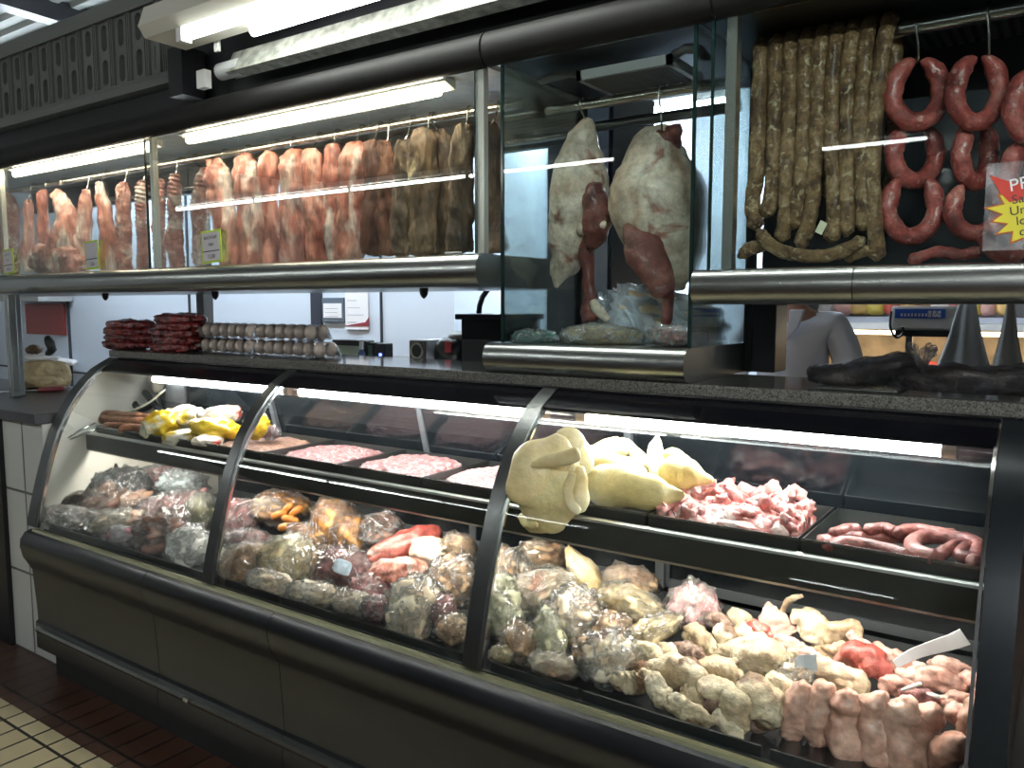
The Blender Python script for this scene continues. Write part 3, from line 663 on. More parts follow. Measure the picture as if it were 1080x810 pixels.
hang('pork_rib_strip', 'thin ribbed pork strip right beside the pale post', 'meat', [(150, 191, 4.5), (149, 203, 6), (149, 225, 5.5), (150, 250, 6), (150, 283, 6)], RIBM, 8.8, rib=True, group=G1, hk='thin ribbed strip beside the pale post')
G2 = 'dark rib strips right of the pale post'
hang('rib_strip', 'dark narrow rib strip seen just right of the pale post', 'meat', [(170, 190, 4), (169, 205, 5), (167, 230, 6), (168, 258, 6), (170, 281, 5)], RIBM, 9.9, Y=2.15, rib=True, hk='dark rib strip touching the pale post')
hang('rib_rack', 'rib rack with clear bone ridges, alone against the white wall', 'meat', [(184, 185, 5), (185, 198, 7), (185, 225, 8), (184, 250, 8.5), (186, 281, 7.5)], RIBM, 10.1, Y=2.065, rib=True, hk='lone ridged rib rack')
hang('rib_rack', 'rib rack hanging half behind the pork loins, above the card at the right bay', 'meat', [(217, 178, 5), (213, 195, 7), (210, 220, 8), (210, 250, 8), (212, 278, 7)], RIBM, 11.1, Y=2.145, rib=True, hk='rib rack behind the first loin')
loins = [('first tall salmon pork loin from the left, behind the price card', [(226, 170, 8), (229, 182, 14), (232, 205, 16), (240, 240, 15), (245, 279, 13)]),
         ('smooth wide pork loin second in the row, notch at its top', [(256, 168, 9), (260, 182, 15), (263, 205, 16), (266, 240, 15), (268, 277, 15)]),
         ('pork loin third in the row with white edge beside a bright gap', [(281, 164, 8), (282, 176, 10), (284, 205, 10), (287, 240, 10), (289, 276, 9)]),
         ('ragged-topped pork loin in the middle of the row', [(304, 162, 10), (309, 174, 15), (310, 205, 16), (313, 240, 17), (313, 274, 17)]),
         ('long pork loin with frayed edge left of the twin slabs', [(326, 160, 9), (330, 172, 13), (333, 205, 14), (336, 240, 14), (336, 273, 13)]),
         ('narrow bright red pork slab, first of the twin slabs', [(350, 154, 7), (352, 166, 10), (353, 200, 11), (355, 240, 10), (355, 271, 10)]),
         ('bright red pork slab beside the dark dried beef', [(371, 153, 10), (373, 165, 15), (372, 200, 15), (371, 240, 14), (371, 270, 14)])]
for i, (lb, S) in enumerate(loins):
    hang('pork_loin', lb, 'meat', S, PORK, 20 + i * 1.7, Y=2.055 + (.012 if i % 2 else -.012), thick=.42, amp=.011, group='pork loins on the long rod', hk=lb.split(',')[0].split(' with ')[0])
beef = [('dark reddish slab of dried beef touching the red pork', [(390, 151, 7), (393, 163, 10), (393, 200, 10), (391, 240, 11), (391, 267, 10)], DRIEDR),
        ('reddish brown dried beef slab with slanted top, second of the dark ones', [(407, 150, 7), (407, 166, 11), (408, 200, 11), (406, 240, 11), (408, 266, 11)], DRIEDR),
        ('dark brown dried beef slab with a white thread across it', [(425, 148, 8), (426, 162, 11), (425, 200, 12), (425, 240, 12), (427, 266, 12)], DRIED),
        ('wide rounded brown slab of dried beef with netted fat low down', [(449, 138, 10), (447, 150, 15), (446, 180, 17), (446, 215, 16), (448, 250, 16), (448, 265, 15)], DRIED),
        ('near black dried beef slab behind the wide rounded slab', [(463, 137, 7), (468, 152, 10), (468, 190, 11), (467, 240, 12), (466, 265, 11)], DRIED),
        ('olive brown dried beef slab at the cabinet end post', [(490, 133, 9), (489, 146, 13), (487, 180, 13), (487, 240, 14), (488, 264, 14)], DRIED),
        ('tan slab of dried beef seen through the left pane of the glass box', [(517, 128, 8), (518, 142, 12), (517, 180, 13), (518, 230, 14), (522, 262, 16)], DRIED)]
for i, (lb, S, m) in enumerate(beef):
    hang('dried_beef', lb, 'meat', S, m, 40 + i * 1.3, Y=2.055 + (.012 if i % 2 else -.012) + (.08 if i == 4 else 0) , thick=.42, amp=.010, group='dried beef slabs on the long rod', hk=lb.split(' of dried')[0] + (' of dried beef' if ' of dried' in lb else ''))
# ---- price cards with green edges
CARD = plain('grey_card', (.55, .52, .55), .5); GREEN = plain('lime_card_edge', (.42, .58, .04), .5); INK = plain('dark_ink', (.04, .04, .05), .7)
def text(body, size, loc, m3, mt, parent, name='lettering', ext=.0004, width=1.):
    cu = bpy.data.curves.new(name, 'FONT'); cu.body = body; cu.size = size; cu.extrude = ext; cu.align_x = 'CENTER'; cu.align_y = 'CENTER'
    o = bpy.data.objects.new(name + '_src', cu); COL.objects.link(o); bpy.context.view_layer.update()
    me = bpy.data.meshes.new_from_object(o.evaluated_get(bpy.context.evaluated_depsgraph_get())); bpy.data.objects.remove(o)
    me.name = name; me.materials.clear(); me.materials.append(mt)
    sx = Matrix.Diagonal((width, 1, 1))
    me.transform((Matrix.Translation(Vector(loc) - parent.matrix_world.translation) @ (m3 @ sx).to_4x4()))
    t = bpy.data.objects.new(name, me); COL.objects.link(t); t.parent = parent; t.matrix_world = parent.matrix_world.copy(); return t
FRONT = Matrix(((1, 0, 0), (0, 0, -1), (0, 1, 0))).transposed().inverted() if 0 else Matrix.Rotation(R(90), 3, 'X')
def card(px, py, wpx, hpx, lines, label, roll):
    p = aY(px, py, 1.888); s = depth(p) / FPX; w, h = wpx * s * 1.22, hpx * s; th = .003
    e = empty('price_card', (p.x, 1.888, p.z - h / 2), label, 'price card', 'green-edged price cards')
    Mr = Matrix.Rotation(R(-roll), 3, 'Y')
    m = MB().obox(p, (w, th, h), Mr); m.build('holder', GREEN, e, bevel=.002)
    MB().obox(p + Vector((0, -.002, 0)), (w * .84, .002, h * .86), Mr).build('card', CARD, e)
    MB().obox(p + Mr @ Vector((0, -.0032, -h * .14)), (w * .84, .001, h * .03), Mr).build('rule', INK, e)
    F = Mr @ FRONT
    for (t, dz, sz) in lines: text(t, h * sz, p + Mr @ Vector((0, -.0032, h * dz)), F, INK, e, 'handwriting')
card(9, 276, 19, 26, (('~~~~', .28, .2), ('~~', .06, .2), ('17,6', -.31, .18)), 'green-edged price card at the far left edge of the hanging cabinet', 3)
card(97, 269, 22, 30, (('. .', .24, .14), ('1,0u', -.31, .2)), 'green-edged price card before the pink strips, its upper half almost blank', 3)
card(223, 260, 28, 34, (('BACN SUP', .27, .14), ('-R$/6', .06, .13), ('15,80', -.31, .18)), 'largest green-edged price card, in front of the first salmon loin', 3)
m = empty('rail_clip', tuple(aY(478, 267, 1.905)), 'small white clip on the rail below the dried beef', 'clip')
MB().obox(aY(478, 266.5, 1.908), (.05, .02, .005)).build('clip_plate', WPAINT, m)
# ---- hams in the glass box
BY = 2.12
h1 = empty('ham', tuple(aY(628, 336, BY)), 'narrow hanging ham with a torn lower edge and long shank bone, left one', 'ham', 'hams hanging in the glass box')
loft_px([(621, 126, 5), (617, 138, 13), (613, 160, 22), (610, 185, 28), (611, 210, 31), (609, 232, 31), (602, 255, 24), (596, 275, 18), (590, 290, 9), (586, 302, 3)], BY, .75, 40, 30, .012, 14, 3.3).build('flesh', HAMM, h1, smooth=True)
loft_px([(626, 196, 10), (630, 225, 16), (629, 245, 14), (624, 262, 6)], BY - .035, .8, 24, 20, .012, 18, 4.4).build('torn_edge', HAMR, h1, smooth=True)
loft_px([(621, 245, 9), (619, 270, 8), (621, 295, 7), (623, 312, 8), (620, 325, 9), (624, 334, 12)], BY - .01, .8, 30, 16, .007, 22, 5.4).build('shank', HAMR, h1, smooth=True)
loft_px([(625, 318, 5), (632, 328, 6), (641, 337, 4)], BY - .02, .8, 12, 12, .003, 30, 6.4).build('trotter_stub', HAMM, h1, smooth=True)
loft_px([(611, 244, 5), (620, 238, 9), (629, 234, 7), (634, 240, 3)], BY - .055, .5, 14, 16, .010, 35, 7.4).build('flap', HAMM, h1, smooth=True)
h2 = empty('ham', tuple(aY(705, 346, BY - .03)), 'broad round hanging ham with red cut face and thin red shank, right one', 'ham', 'hams hanging in the glass box')
loft_px([(703, 138, 13), (698, 150, 26), (693, 170, 38), (693, 195, 48), (695, 220, 51), (702, 250, 44), (709, 275, 34), (714, 295, 18), (716, 304, 8)], BY + .02, .8, 40, 32, .014, 12, 8.3).build('flesh', HAMM, h2, smooth=True)
loft_px([(662, 238, 4), (672, 255, 18), (688, 280, 20), (700, 305, 14), (703, 313, 7)], BY - .09, .5, 26, 22, .010, 16, 9.3).build('cut_face', HAMR, h2, smooth=True)
loft_px([(703, 137, 6), (709, 141, 12), (703, 150, 16), (698, 156, 10)], BY - .008, .4, 16, 18, .012, 35, 9.9).build('knuckle', HAMR, h2, smooth=True)
loft_px([(706, 300, 6), (705, 320, 6), (703, 345, 6)], BY - .06, .9, 20, 14, .004, 22, 10.3).build('shank', HAMR, h2, smooth=True)
hook(618, 128, BY, 2.1, 2.10, "dark hook holding the narrow left ham", drop=.02)
hook(697, 140, BY - .02, 2.1, 2.10, 'long straight hook holding the broad right ham', drop=.02, group=None)
# ---- right cabinet: tan sausages over the rod
RY = 2.055
tops = [(803, 30), (817, 29), (832, 28), (847, 26), (863, 25), (878, 23), (895, 21), (912, 18), (932, 15)]
paths = [[(803, 45), (801, 90), (800, 140), (797, 190), (793, 215), (797, 237)],
         [(818, 43), (818, 90), (817, 140), (815, 190), (812, 215), (808, 224)],
         [(833, 42), (833, 90), (832, 140), (829, 190), (829, 225), (825, 250)],
         [(850, 40), (848, 90), (847, 140), (845, 190), (841, 215), (838, 236)],
         [(866, 39), (863, 90), (862, 140), (858, 190), (855, 225), (845, 257)],
         [(882, 38), (878, 90), (877, 140), (879, 190), (880, 225), (877, 250)],
         [(899, 36), (894, 90), (894, 140), (893, 190), (894, 225), (893, 244)],
         [(915, 34), (910, 90), (908, 140), (909, 190), (912, 225), (910, 238)],
         [(936, 28), (927, 80), (922, 130), (920, 180), (922, 225), (925, 270)]]
for i, (t, pp) in enumerate(zip(tops, paths)):
    S = [tuple(aY(x, y, RY)) for x, y in pp]; S = [Vector(q[:3]) for q in smooth_secs(S, 26)]
    tx = S[0].x
    over = [Vector((tx + .004, 2.165, 1.80)), Vector((tx + .003, 2.155, 1.95)), Vector((tx + .002, 2.145, 2.10)), Vector((tx + .001, 2.135, 2.165)), Vector((tx, 2.1, 2.186)), Vector((tx, 2.07, 2.165))]
    r = 8.2 * depth(S[5]) / FPX
    mb = MB().tube([Vector(q) for q in smooth_secs([tuple(v) for v in over + S[1:]], 70)], r, 16).warp(.0035, 40, i * 2.1).floor(1.612)
    lb = ['first from the left, by the cabinet post', 'second from the left, ending short', 'third from the left', 'fourth from the left', 'fifth, its lower end curling left', 'sixth, running straight down', 'seventh from the left', 'eighth, second from the red rings', 'rightmost, next to the red rings'][i]
    tag(mb.build('long_sausage', TAN, smooth=True), 'long rough tan sausage over the rod, ' + lb, 'sausage', 'long tan sausages over the rod')
def lay(pts, Y, rpx, m, seed, name, label, cat, group=None, amp=.003, z=None, n=40, zmin=None):
    P = [Vector(q) for q in smooth_secs([tuple(aY(p[0], p[1], Y + (p[2] if len(p) > 2 else 0))) for p in pts], n)]
    mb = MB().tube(P, rpx * depth(P[n // 2]) / FPX, 16).warp(amp, 40, seed)
    if zmin: mb.floor(zmin)
    return tag(mb.build(name, m, smooth=True), label, cat, group)
lay([(802, 246), (812, 258), (835, 268), (870, 270), (895, 262), (908, 254)], 2.0, 7, TAN, 5, 'long_sausage', 'tan sausage lying in a shallow curve along the cabinet floor', 'sausage', zmin=1.61)
lay([(783, 268), (792, 262), (812, 256)], 2.03, 7, TAN, 6, 'long_sausage', 'short dark tan sausage end lying by the cabinet post', 'sausage', zmin=1.61)
lay([(895, 272), (915, 264), (930, 266)], 2.05, 6, TAN, 7, 'long_sausage', 'tan sausage end lying below the rightmost long sausage', 'sausage', zmin=1.61)
tag(MB().obox(aY(866, 240, 2.01), (.018, .003, .03), frame(-25)).build('paper_tag', plain('pale_tag', (.7, .7, .5), .6), bevel=.001), 'small pale oval tag on the tan sausages', 'tag')
# ---- red ring sausages
def ring(cx, cy, rx, ry, tube_px, Y, seed, label, gap=.30, top=True, tilt=0., m=REDS, yaw=0.):
    c = aY(cx, cy, Y); s = depth(c) / FPX; P = []; n = 44
    a0 = math.pi / 2 + gap; a1 = math.pi / 2 + 2 * math.pi - gap
    for k in range(n + 1):
        a = a0 + (a1 - a0) * k / n
        sq = 1 + .10 * max(0, math.sin(a)) 
        d = Matrix.Rotation(R(yaw), 3, 'Z') @ VR
        P.append(c + d * (rx * s * math.cos(a)) * (1. if math.sin(a) < 0 else .92) + Vector((0, 0, 1)) * (ry * s * math.sin(a)) + VF * (tilt * math.sin(a) * .01))
    r = tube_px * s; rr = [r * min(1, .55 + .45 * min(k, n - k) / 4) for k in range(n + 1)]
    return tag(MB().tube(P, rr, 16).warp(.0022, 45, seed).build('ring_sausage', m, smooth=True), label, 'sausage', 'red ring sausages')
QY = 2.1
ring(967, 97, 27, 31, 10, QY, 1, 'glossy red ring sausage at the top of the first chain', gap=.25)
ring(965, 160, 26, 30, 9.5, QY + .04, 2, 'red ring sausage in the middle of the first chain', yaw=12, gap=.7)
ring(962, 216, 26, 33, 9.5, QY + .0, 3, 'darker red ring sausage at the bottom of the first chain', gap=.75)
ring(1031, 95, 24, 33, 10, QY, 4, 'red ring sausage hooked at the top of the second chain', gap=.3)
ring(1029, 160, 21, 32, 9.5, QY + .05, 5, 'dark red ring sausage below the hooked one of the second chain', yaw=20, gap=.6)
ring(1030, 218, 26, 28, 9, QY + .04, 6, 'shaded red ring sausage at the foot of the second chain, near the price burst', gap=.8)
ring(1092, 110, 24, 34, 10, QY, 7, 'red ring sausage cut by the photo edge, above the price burst', gap=.3)
ring(1088, 180, 24, 34, 10, QY + .03, 8, 'red ring sausage behind the price burst', gap=.6)
for (x, y0, lb) in ((966, 66, 'first'), (1040, 62, 'second'), (1094, 76, 'third')):
    hook(x, y0, QY, 2.1, 2.155, 'steel hook holding the %s chain of red rings' % lb, drop=.0, rodr=.02)
lay([(962, 274), (985, 266), (1010, 268), (1034, 266)], 2.05, 6, REDS, 11, 'red_sausage', 'red sausage lying on the cabinet floor below the first chain', 'sausage', zmin=1.61)
lay([(1038, 248), (1046, 262), (1056, 268), (1075, 268)], 2.02, 8, REDS, 12, 'red_sausage', 'red sausage end lying left of the price burst', 'sausage', zmin=1.61)
# ---- price burst sign
pb = empty('price_burst', tuple(aY(1066, 262, 1.87)), 'red and yellow starburst price sign in a clear sleeve on the right cabinet', 'sign')
FR = FRONT
c = aY(1072, 217, 1.872); s = depth(c) / FPX
def flat_poly(P, c, y0, y1, nm, mt, parent):
    MB().prism([(c.x + a, c.z + b) for a, b in P], y0, y1, 'y').build(nm, mt, parent)
k_ = s * 1.08
MB().box((c.x - 27 * k_, 1.872, c.z - 46 * s), (c.x + 50 * k_, 1.8735, c.z + 46 * s)).build('clear_sleeve', film_mat('clear_sleeve_film', .85, scale=4, strength=.2), pb)
random.seed(4)
def burst(rx, ry, n, inner):
    P = []
    for k in range(2 * n):
        a = math.pi * k / n; q = 1 if k % 2 == 0 else inner; P.append((rx * q * math.cos(a) * (1 + .08 * math.sin(5 * a)), ry * q * math.sin(a)))
    return P
flat_poly([(a + 20 * k_, b) for a, b in [(-44 * k_, 34 * s), (-20 * k_, 22 * s), (34 * k_, 40 * s), (30 * k_, 12 * s), (-26 * k_, 4 * s), (-34 * k_, 14 * s)]], c, 1.8695, 1.8705, 'red_banner', plain('red_banner', (.6, .05, .03), .5), pb)
flat_poly([(a + 22 * k_, b - 8 * s) for a, b in burst(48 * k_, 37 * s, 15, .72)], c, 1.8708, 1.8715, 'orange_burst', plain('orange_burst', (.55, .12, .02), .5), pb)
flat_poly([(a + 22 * k_, b - 8 * s) for a, b in burst(45 * k_, 34 * s, 15, .72)], c, 1.8700, 1.8707, 'yellow_burst', plain('yellow_burst', (.75, .68, .05), .5), pb)
WHT = plain('white_lettering', (.8, .8, .8), .5)
text('PR', 18 * s, Vector((c.x + 2 * k_, 1.8692, c.z + 22 * s)), Matrix.Rotation(R(-10), 3, 'Y') @ FR, WHT, pb, 'lettering')
for t, dz, dx in (('Sau', 7, 4), ('Uni', -5, 3), ('lo', -16, 5), ('ce', -27, 9)):
    text(t, 13 * s, Vector((c.x + dx * k_, 1.8694, c.z + dz * s)), Matrix.Rotation(R(-8), 3, 'Y') @ FR, INK, pb, 'handwriting')
# ============================================================ on the granite and behind it
GZ = 1.3255
DRED = meat('dark_red_bean_meat', [(.05, .006, .006), (.16, .014, .014), (.30, .045, .04)], 30, .18, .6, 60, coat=.7)
FILM = film_mat('clear_film', .78)
FILMB = film_mat('bluish_film', .35, (.72, .80, .92), scale=14)
# red vacuum packs in two piles
def pack(c, L, W, T, yaw, seed, m, name, label, group):
    def fn(p, v):
        e = max(0., abs(v.x) - .72) / .28
        p.z *= 1 - .8 * e; p.y *= 1 - .25 * e + .16 * math.sin(9 * v.y + seed) * e; p.x += .02 * e * math.sin(14 * v.y + seed * 2); return p
    mb = blob(c, (L / 2, W / 2, T / 2), Matrix.Rotation(R(yaw), 3, 'Z'), 4, .35, 2.6, seed, 3., fn)
    return tag(mb.build(name, m, smooth=True), label, 'meat pack', group)
q0 = aY(134, 360, 1.99); q1 = aY(186, 360, 1.99); q0.y = q1.y = 1.90
for col_, (q, nm) in enumerate(((q0, 'left'), (q1, 'right'))):
    n = 4 if col_ == 0 else 5
    for k in range(n):
        lv = ['lowest', 'second from the bottom', 'third from the bottom', 'fourth from the bottom', 'topmost'][k if not (col_ == 0 and k == 3) else 4]
        pack(Vector((q.x + .012 * math.sin(k * 2.3), q.y + .09 + .006 * k, GZ + .019 + .0295 * k)), .245, .16, .046, 4 * math.sin(k * 3 + col_), k + 7 * col_, DRED, 'red_meat_pack',
             'shiny dark red meat pack, %s in the %s pile on the granite' % (lv, nm), 'dark red packs on the granite')
pack(Vector(((q0.x + q1.x) / 2, q0.y + .30, GZ + .016)), .2, .15, .032, 80, 31, DRED, 'red_meat_pack', 'dark red meat pack lying flat behind the two piles', 'dark red packs on the granite')
# eggs in clear cartons
EGG = plain('grey_brown_egg', (.58, .48, .41), .4, var=.15, bscale=8)
CLEAR = glass_mat('clear_carton_plastic', tint=(.96, .97, .98), rough=.06, mirror=.55)
def egg_mesh():
    vs, fs = _ICO[3]; return MB().add([Vector((v.x * .0245, v.y * .0245, v.z * (.031 if v.z > 0 else .026))) for v in vs], fs)
def carton(cx, cy, z, where, nx=7, first=[None, None]):
    P = .056; lab = 'clear plastic egg carton, ' + where
    e = empty('egg_carton', (cx, cy, z), lab, 'egg carton', 'egg cartons on the granite')
    for nm, zb, sg in (('tray', .0035, -1), ('lid', .005, 1)):
        m = MB(); NX, NY = nx * 6, 12; vs = []
        for j in range(NY + 1):
            for i in range(NX + 1):
                x = (i / NX - .5) * nx * P; y = (j / NY - .5) * 2 * P
                bx = abs(math.sin(math.pi * i / 6)); by = abs(math.sin(math.pi * j / 6)); ex, ey_ = 1 - abs(2 * i / NX - 1) ** 14, 1 - abs(2 * j / NY - 1) ** 8; h = ((.049 + .007 * bx * by) if sg > 0 else .0025) * (max(0, ex * ey_) ** .4)
                vs.append((cx + x, cy + y, z + zb + sg * h))
        fs = [(j * (NX + 1) + i, j * (NX + 1) + i + 1, (j + 1) * (NX + 1) + i + 1, (j + 1) * (NX + 1) + i) for j in range(NY) for i in range(NX)]
        n0 = len(vs); vs += [(a, b, c - sg * .0008) for a, b, c in vs]; fs += [tuple(q + n0 for q in f[::-1]) for f in fs]
        m.add(vs, fs).build(nm, CLEAR, e, smooth=True)
    MB().box((cx - nx * P / 2 - .006, cy - P - .006, z + .0030), (cx + nx * P / 2 + .006, cy - P + .0, z + .0055)).build('rim', CLEAR, e)
    for j in range(2):
        for i in range(nx):
            if first[0] is None:
                first[0] = egg_mesh().build('egg', EGG, smooth=True, origin=(0, 0, 0)); o = first[0]
            else: o = first[0].copy(); COL.objects.link(o)
            o.location = (cx + (i - (nx - 1) / 2) * P, cy + (j - .5) * P, z + .0285); o.rotation_euler = (.1 * math.sin(i * 3 + j), .1 * math.cos(i * 2), i)
            tag(o, 'grey-brown egg inside the clear carton ' + where, 'egg', 'eggs in the clear cartons')
w6 = 7 * .056
ey = 2.06; a = aY(212, 368, ey)
carton(a.x + w6 / 2, ey, GZ, 'bottom layer, beside the red packs')
carton(a.x + w6 * 1.5 + .012, ey, GZ, 'bottom layer, toward the clipboard')
carton(a.x + w6 / 2 + .005, ey + .005, GZ + .0625, 'upper layer, beside the red packs')
carton(a.x + w6 * 1.43 + .015, ey + .005, GZ + .0625, 'upper layer, toward the clipboard', nx=6)
# rear work table with small machines
wt = empty('work_table', (-2.3, 2.6, 0), 'dark work table behind the granite, carrying machines', 'table')
MB().box((-3.4, 2.45, 1.235), (-1.35, 3.0, 1.265)).build('table_top', STEEL_D, wt)
for x in (-3.36, -1.4):
    for y in (2.54, 2.96): MB().box((x - .02, y - .02, 0), (x + .02, y + .02, 1.235)).build('leg', STEEL_D, wt)
TZ = 1.2655
LCD = plain('pale_green_lcd', (.30, .36, .27), .3); DBLUE = plain('dark_blue_plastic', (.03, .06, .14), .4)
def at_table(x0, x1, ytop, Y): a_, b_ = aY(x0, ytop, Y), aY(x1, ytop, Y); return a_.x, b_.x, a_.z
x0, x1, zt = at_table(350, 385, 358, 2.5)
e = empty('display_unit', ((x0 + x1) / 2, 2.5, TZ), 'dark-framed unit with a pale green screen on the work table', 'display unit')
MB().box((x0, 2.5, TZ), (x1, 2.56, zt)).build('body', BLACK, e, bevel=.004); MB().box((x0 + .012, 2.494, TZ + .005), (x1 - .02, 2.5, zt - .025)).build('screen', LCD, e)
x0, x1, zt = at_table(385, 394, 361, 2.52)
e = empty('display_unit', ((x0 + x1) / 2, 2.52, TZ), 'narrow dark unit with a green screen beside the blue bottle', 'display unit')
MB().box((x0, 2.52, TZ), (x1, 2.57, zt)).build('body', BLACK, e, bevel=.004); MB().box((x0 + .008, 2.514, TZ + .005), (x1 - .008, 2.52, zt - .012)).build('screen', plain('green_screen', (.12, .2, .15), .3), e)
x0, x1, zt = at_table(397, 406, 362, 2.5)
e = empty('charger_box', ((x0 + x1) / 2, 2.5, TZ), 'small black box with a blue light, rightmost of the units', 'box')
MB().box((x0, 2.5, TZ), (x1, 2.55, zt)).build('body', BLACK, e, bevel=.004); MB().cyl(((x0 + x1) / 2, 2.499, TZ + .045), ((x0 + x1) / 2, 2.494, TZ + .045), .007, 10).build('blue_light', emit('blue_led', (.1, .15, 1.), 3.), e)
p = aY(381, 362, 2.475)
e = empty('spray_bottle', (p.x, 2.475, TZ), 'small dark blue bottle standing between the units', 'bottle')
MB().tube([(p.x, 2.475, TZ + .004), (p.x, 2.475, TZ + .05), (p.x, 2.475, TZ + .062)], [.016, .016, .008], 14).build('body', DBLUE, e, smooth=True)
MB().cyl((p.x, 2.475, TZ + .066), (p.x, 2.475, p.z + .005), .009, 12).build('cap', WPAINT, e)
x0, x1, zt = at_table(432, 450, 358, 2.48)
e = empty('loudspeaker', ((x0 + x1) / 2, 2.5, TZ), 'small boxy speaker with a round ring on its dark front', 'speaker')
MB().box((x0, 2.48, TZ), (x1, 2.62, zt)).build('cabinet', plain('pale_speaker_case', (.5, .52, .56), .5), e, bevel=.004)
MB().box((x0 + .004, 2.474, TZ), (x1 - .004, 2.48, zt - .004)).build('front', plain('speaker_front', (.06, .06, .06), .5), e)
cc = Vector(((x0 + x1) / 2, 2.472, (max(zt - .09, TZ) + zt) / 2 + .0)); rg = MB(); n = 24
rr = (x1 - x0) * .36
rg.rings([[cc + Vector((r_ * math.cos(2 * math.pi * j / n), dy, r_ * math.sin(2 * math.pi * j / n))) for j in range(n)] for r_, dy in ((rr, .002), (rr, -.004), (rr * .8, -.004), (rr * .8, .002))], cap=False)
rg.build('ring', plain('ring_tan', (.35, .32, .24), .4), e); MB().cyl(cc, cc + Vector((0, -.002, 0)), rr * .78, 20).build('cone', BLACK, e)
x0, x1, zt = at_table(457, 485, 356, 2.5)
e = empty('card_machine', ((x0 + x1) / 2, 2.52, TZ), 'black rounded machine with a red sticker next to the speaker', 'machine')
blob(Vector(((x0 + x1) / 2, 2.55, TZ + .05)), ((x1 - x0) / 2, .07, (zt - TZ) * .62), None, 4, .15, 2, 3, 3.).floor(TZ).build('body', BLACK, e, smooth=True)
st = aY(473, 366, 2.47); MB().box((st.x - .018, 2.468, st.z - .022), (st.x + .012, 2.474, st.z + .02)).build('sticker', plain('red_sticker', (.55, .03, .04), .5), e)
blob(Vector(((x0 + x1) / 2 + .02, 2.56, zt + .0)), (.05, .05, .025), None, 3, .3, 3, 5).build('crumpled_top', GREYP, e, smooth=True)
x0, x1, zt = at_table(484, 534, 331, 2.49)
e = empty('cash_register', ((x0 + x1) / 2, 2.52, TZ), 'big black boxy machine with overhanging lid left of the glass box', 'machine')
MB().box((x0 + .01, 2.49, TZ), (x1, 2.73, zt - .02)).build('body', plain('black_machine', (.008, .008, .011), .45), e, bevel=.005)
MB().box((x0 - .006, 2.47, zt - .022), (x1 + .005, 2.75, zt)).build('lid', plain('black_lid', (.02, .02, .022), .4), e, bevel=.004)
ar = tag(MB().tube([aY(505, 330, 2.6), aY(506, 322, 2.6), aY(509, 313, 2.6), aY(514, 306, 2.6), aY(516, 303, 2.6)], .011, 12).build('curved_arm', BLACK, smooth=True), 'short black curved arm rising from the boxy black machine', 'arm')
# knobs under the rail
for i, px in enumerate((111, 227, 447)):
    p = aY(px, 311, 2.0); MB().tube([(p.x, 2.0, 1.574), (p.x, 2.0, 1.555), (p.x, 2.0, 1.548)], [.016, .013, .009], 12).build('rail_knob', BLACK, hc, smooth=True)
# papers on the white wall
WY = 3.582
def wallrect(px0, py0, px1, py1, Y=WY): a_, b_ = aY(px0, py0, Y), aY(px1, py1, Y); return a_.x, min(a_.z, b_.z), b_.x, max(a_.z, b_.z)
x0, z0, x1, z1 = wallrect(340, 340, 362, 314)
e = empty('clipboard', ((x0 + x1) / 2, WY, z0), 'dark-framed clipboard sheet on the white wall', 'clipboard')
MB().box((x0, WY, z0), (x1, WY + .012, z1)).build('board', plain('clipboard_grey', (.10, .13, .17), .5), e)
MB().box((x0 + .015, WY - .003, z0 + .03), (x1 - .015, WY, z1 - .035)).build('sheet', PAPER, e)
for k in range(5): MB().box((x0 + .03, WY - .004, z1 - .07 - .025 * k), (x1 - .05, WY - .003, z1 - .067 - .025 * k)).build('ruled_line', GREYP, e)
x0, z0, x1, z1 = wallrect(364, 347, 387, 307)
e = empty('calendar', ((x0 + x1) / 2, WY, z0), 'white wall sheet with faint print and a red picture at its foot', 'poster')
MB().box((x0, WY + .004, z0), (x1, WY + .012, z1)).build('sheet', PAPER, e)
for k in range(6): MB().box((x0 + .02, WY + .002, z1 - .06 - .045 * k), (x0 + .1 + .03 * (k % 3), WY + .004, z1 - .054 - .045 * k)).build('print_line', plain('faint_print', (.55, .57, .62), .6), e)
m = MB().prism([(x0 - .01, z0 + .02), (x1 - .02, z0 + .045), (x1 + .01, z0 + .075), (x1 + .01, z0 + .02)], WY + .001, WY + .004, 'y'); m.build('red_picture', plain('red_dark_print', (.28, .03, .05), .6), e)
x0, z0, x1, z1 = wallrect(28, 352, 67, 320)
e = empty('red_poster', ((x0 + x1) / 2, WY, z0), 'dark red poster on the white wall behind the support post', 'poster')
MB().box((x0, WY, z0), (x1, WY + .012, z1)).build('sheet', plain('dark_red_poster', (.33, .035, .03), .4), e)
a_, b_ = aY(28, 352, WY), aY(66, 352, WY)
x0, z0, x1, z1 = wallrect(26, 318, 76, 311)
tag(MB().box((x0, 3.3, z0), (x1, WY, z1 + .05)).build('wall_shelf', GREYP), 'small grey shelf above the red poster', 'shelf')
a_, b_ = aY(30, 377, 3.55), aY(79, 383, 3.55)
tag(MB().tube([a_, a_.lerp(b_, .3) + Vector((0, 0, .008)), a_.lerp(b_, .6), b_], [.028, .024, .03, .026], 10).warp(.012, 12, 2).build('paper_roll', PAPER, smooth=True), 'long white crumpled paper roll fixed on the wall at the left', 'paper roll')
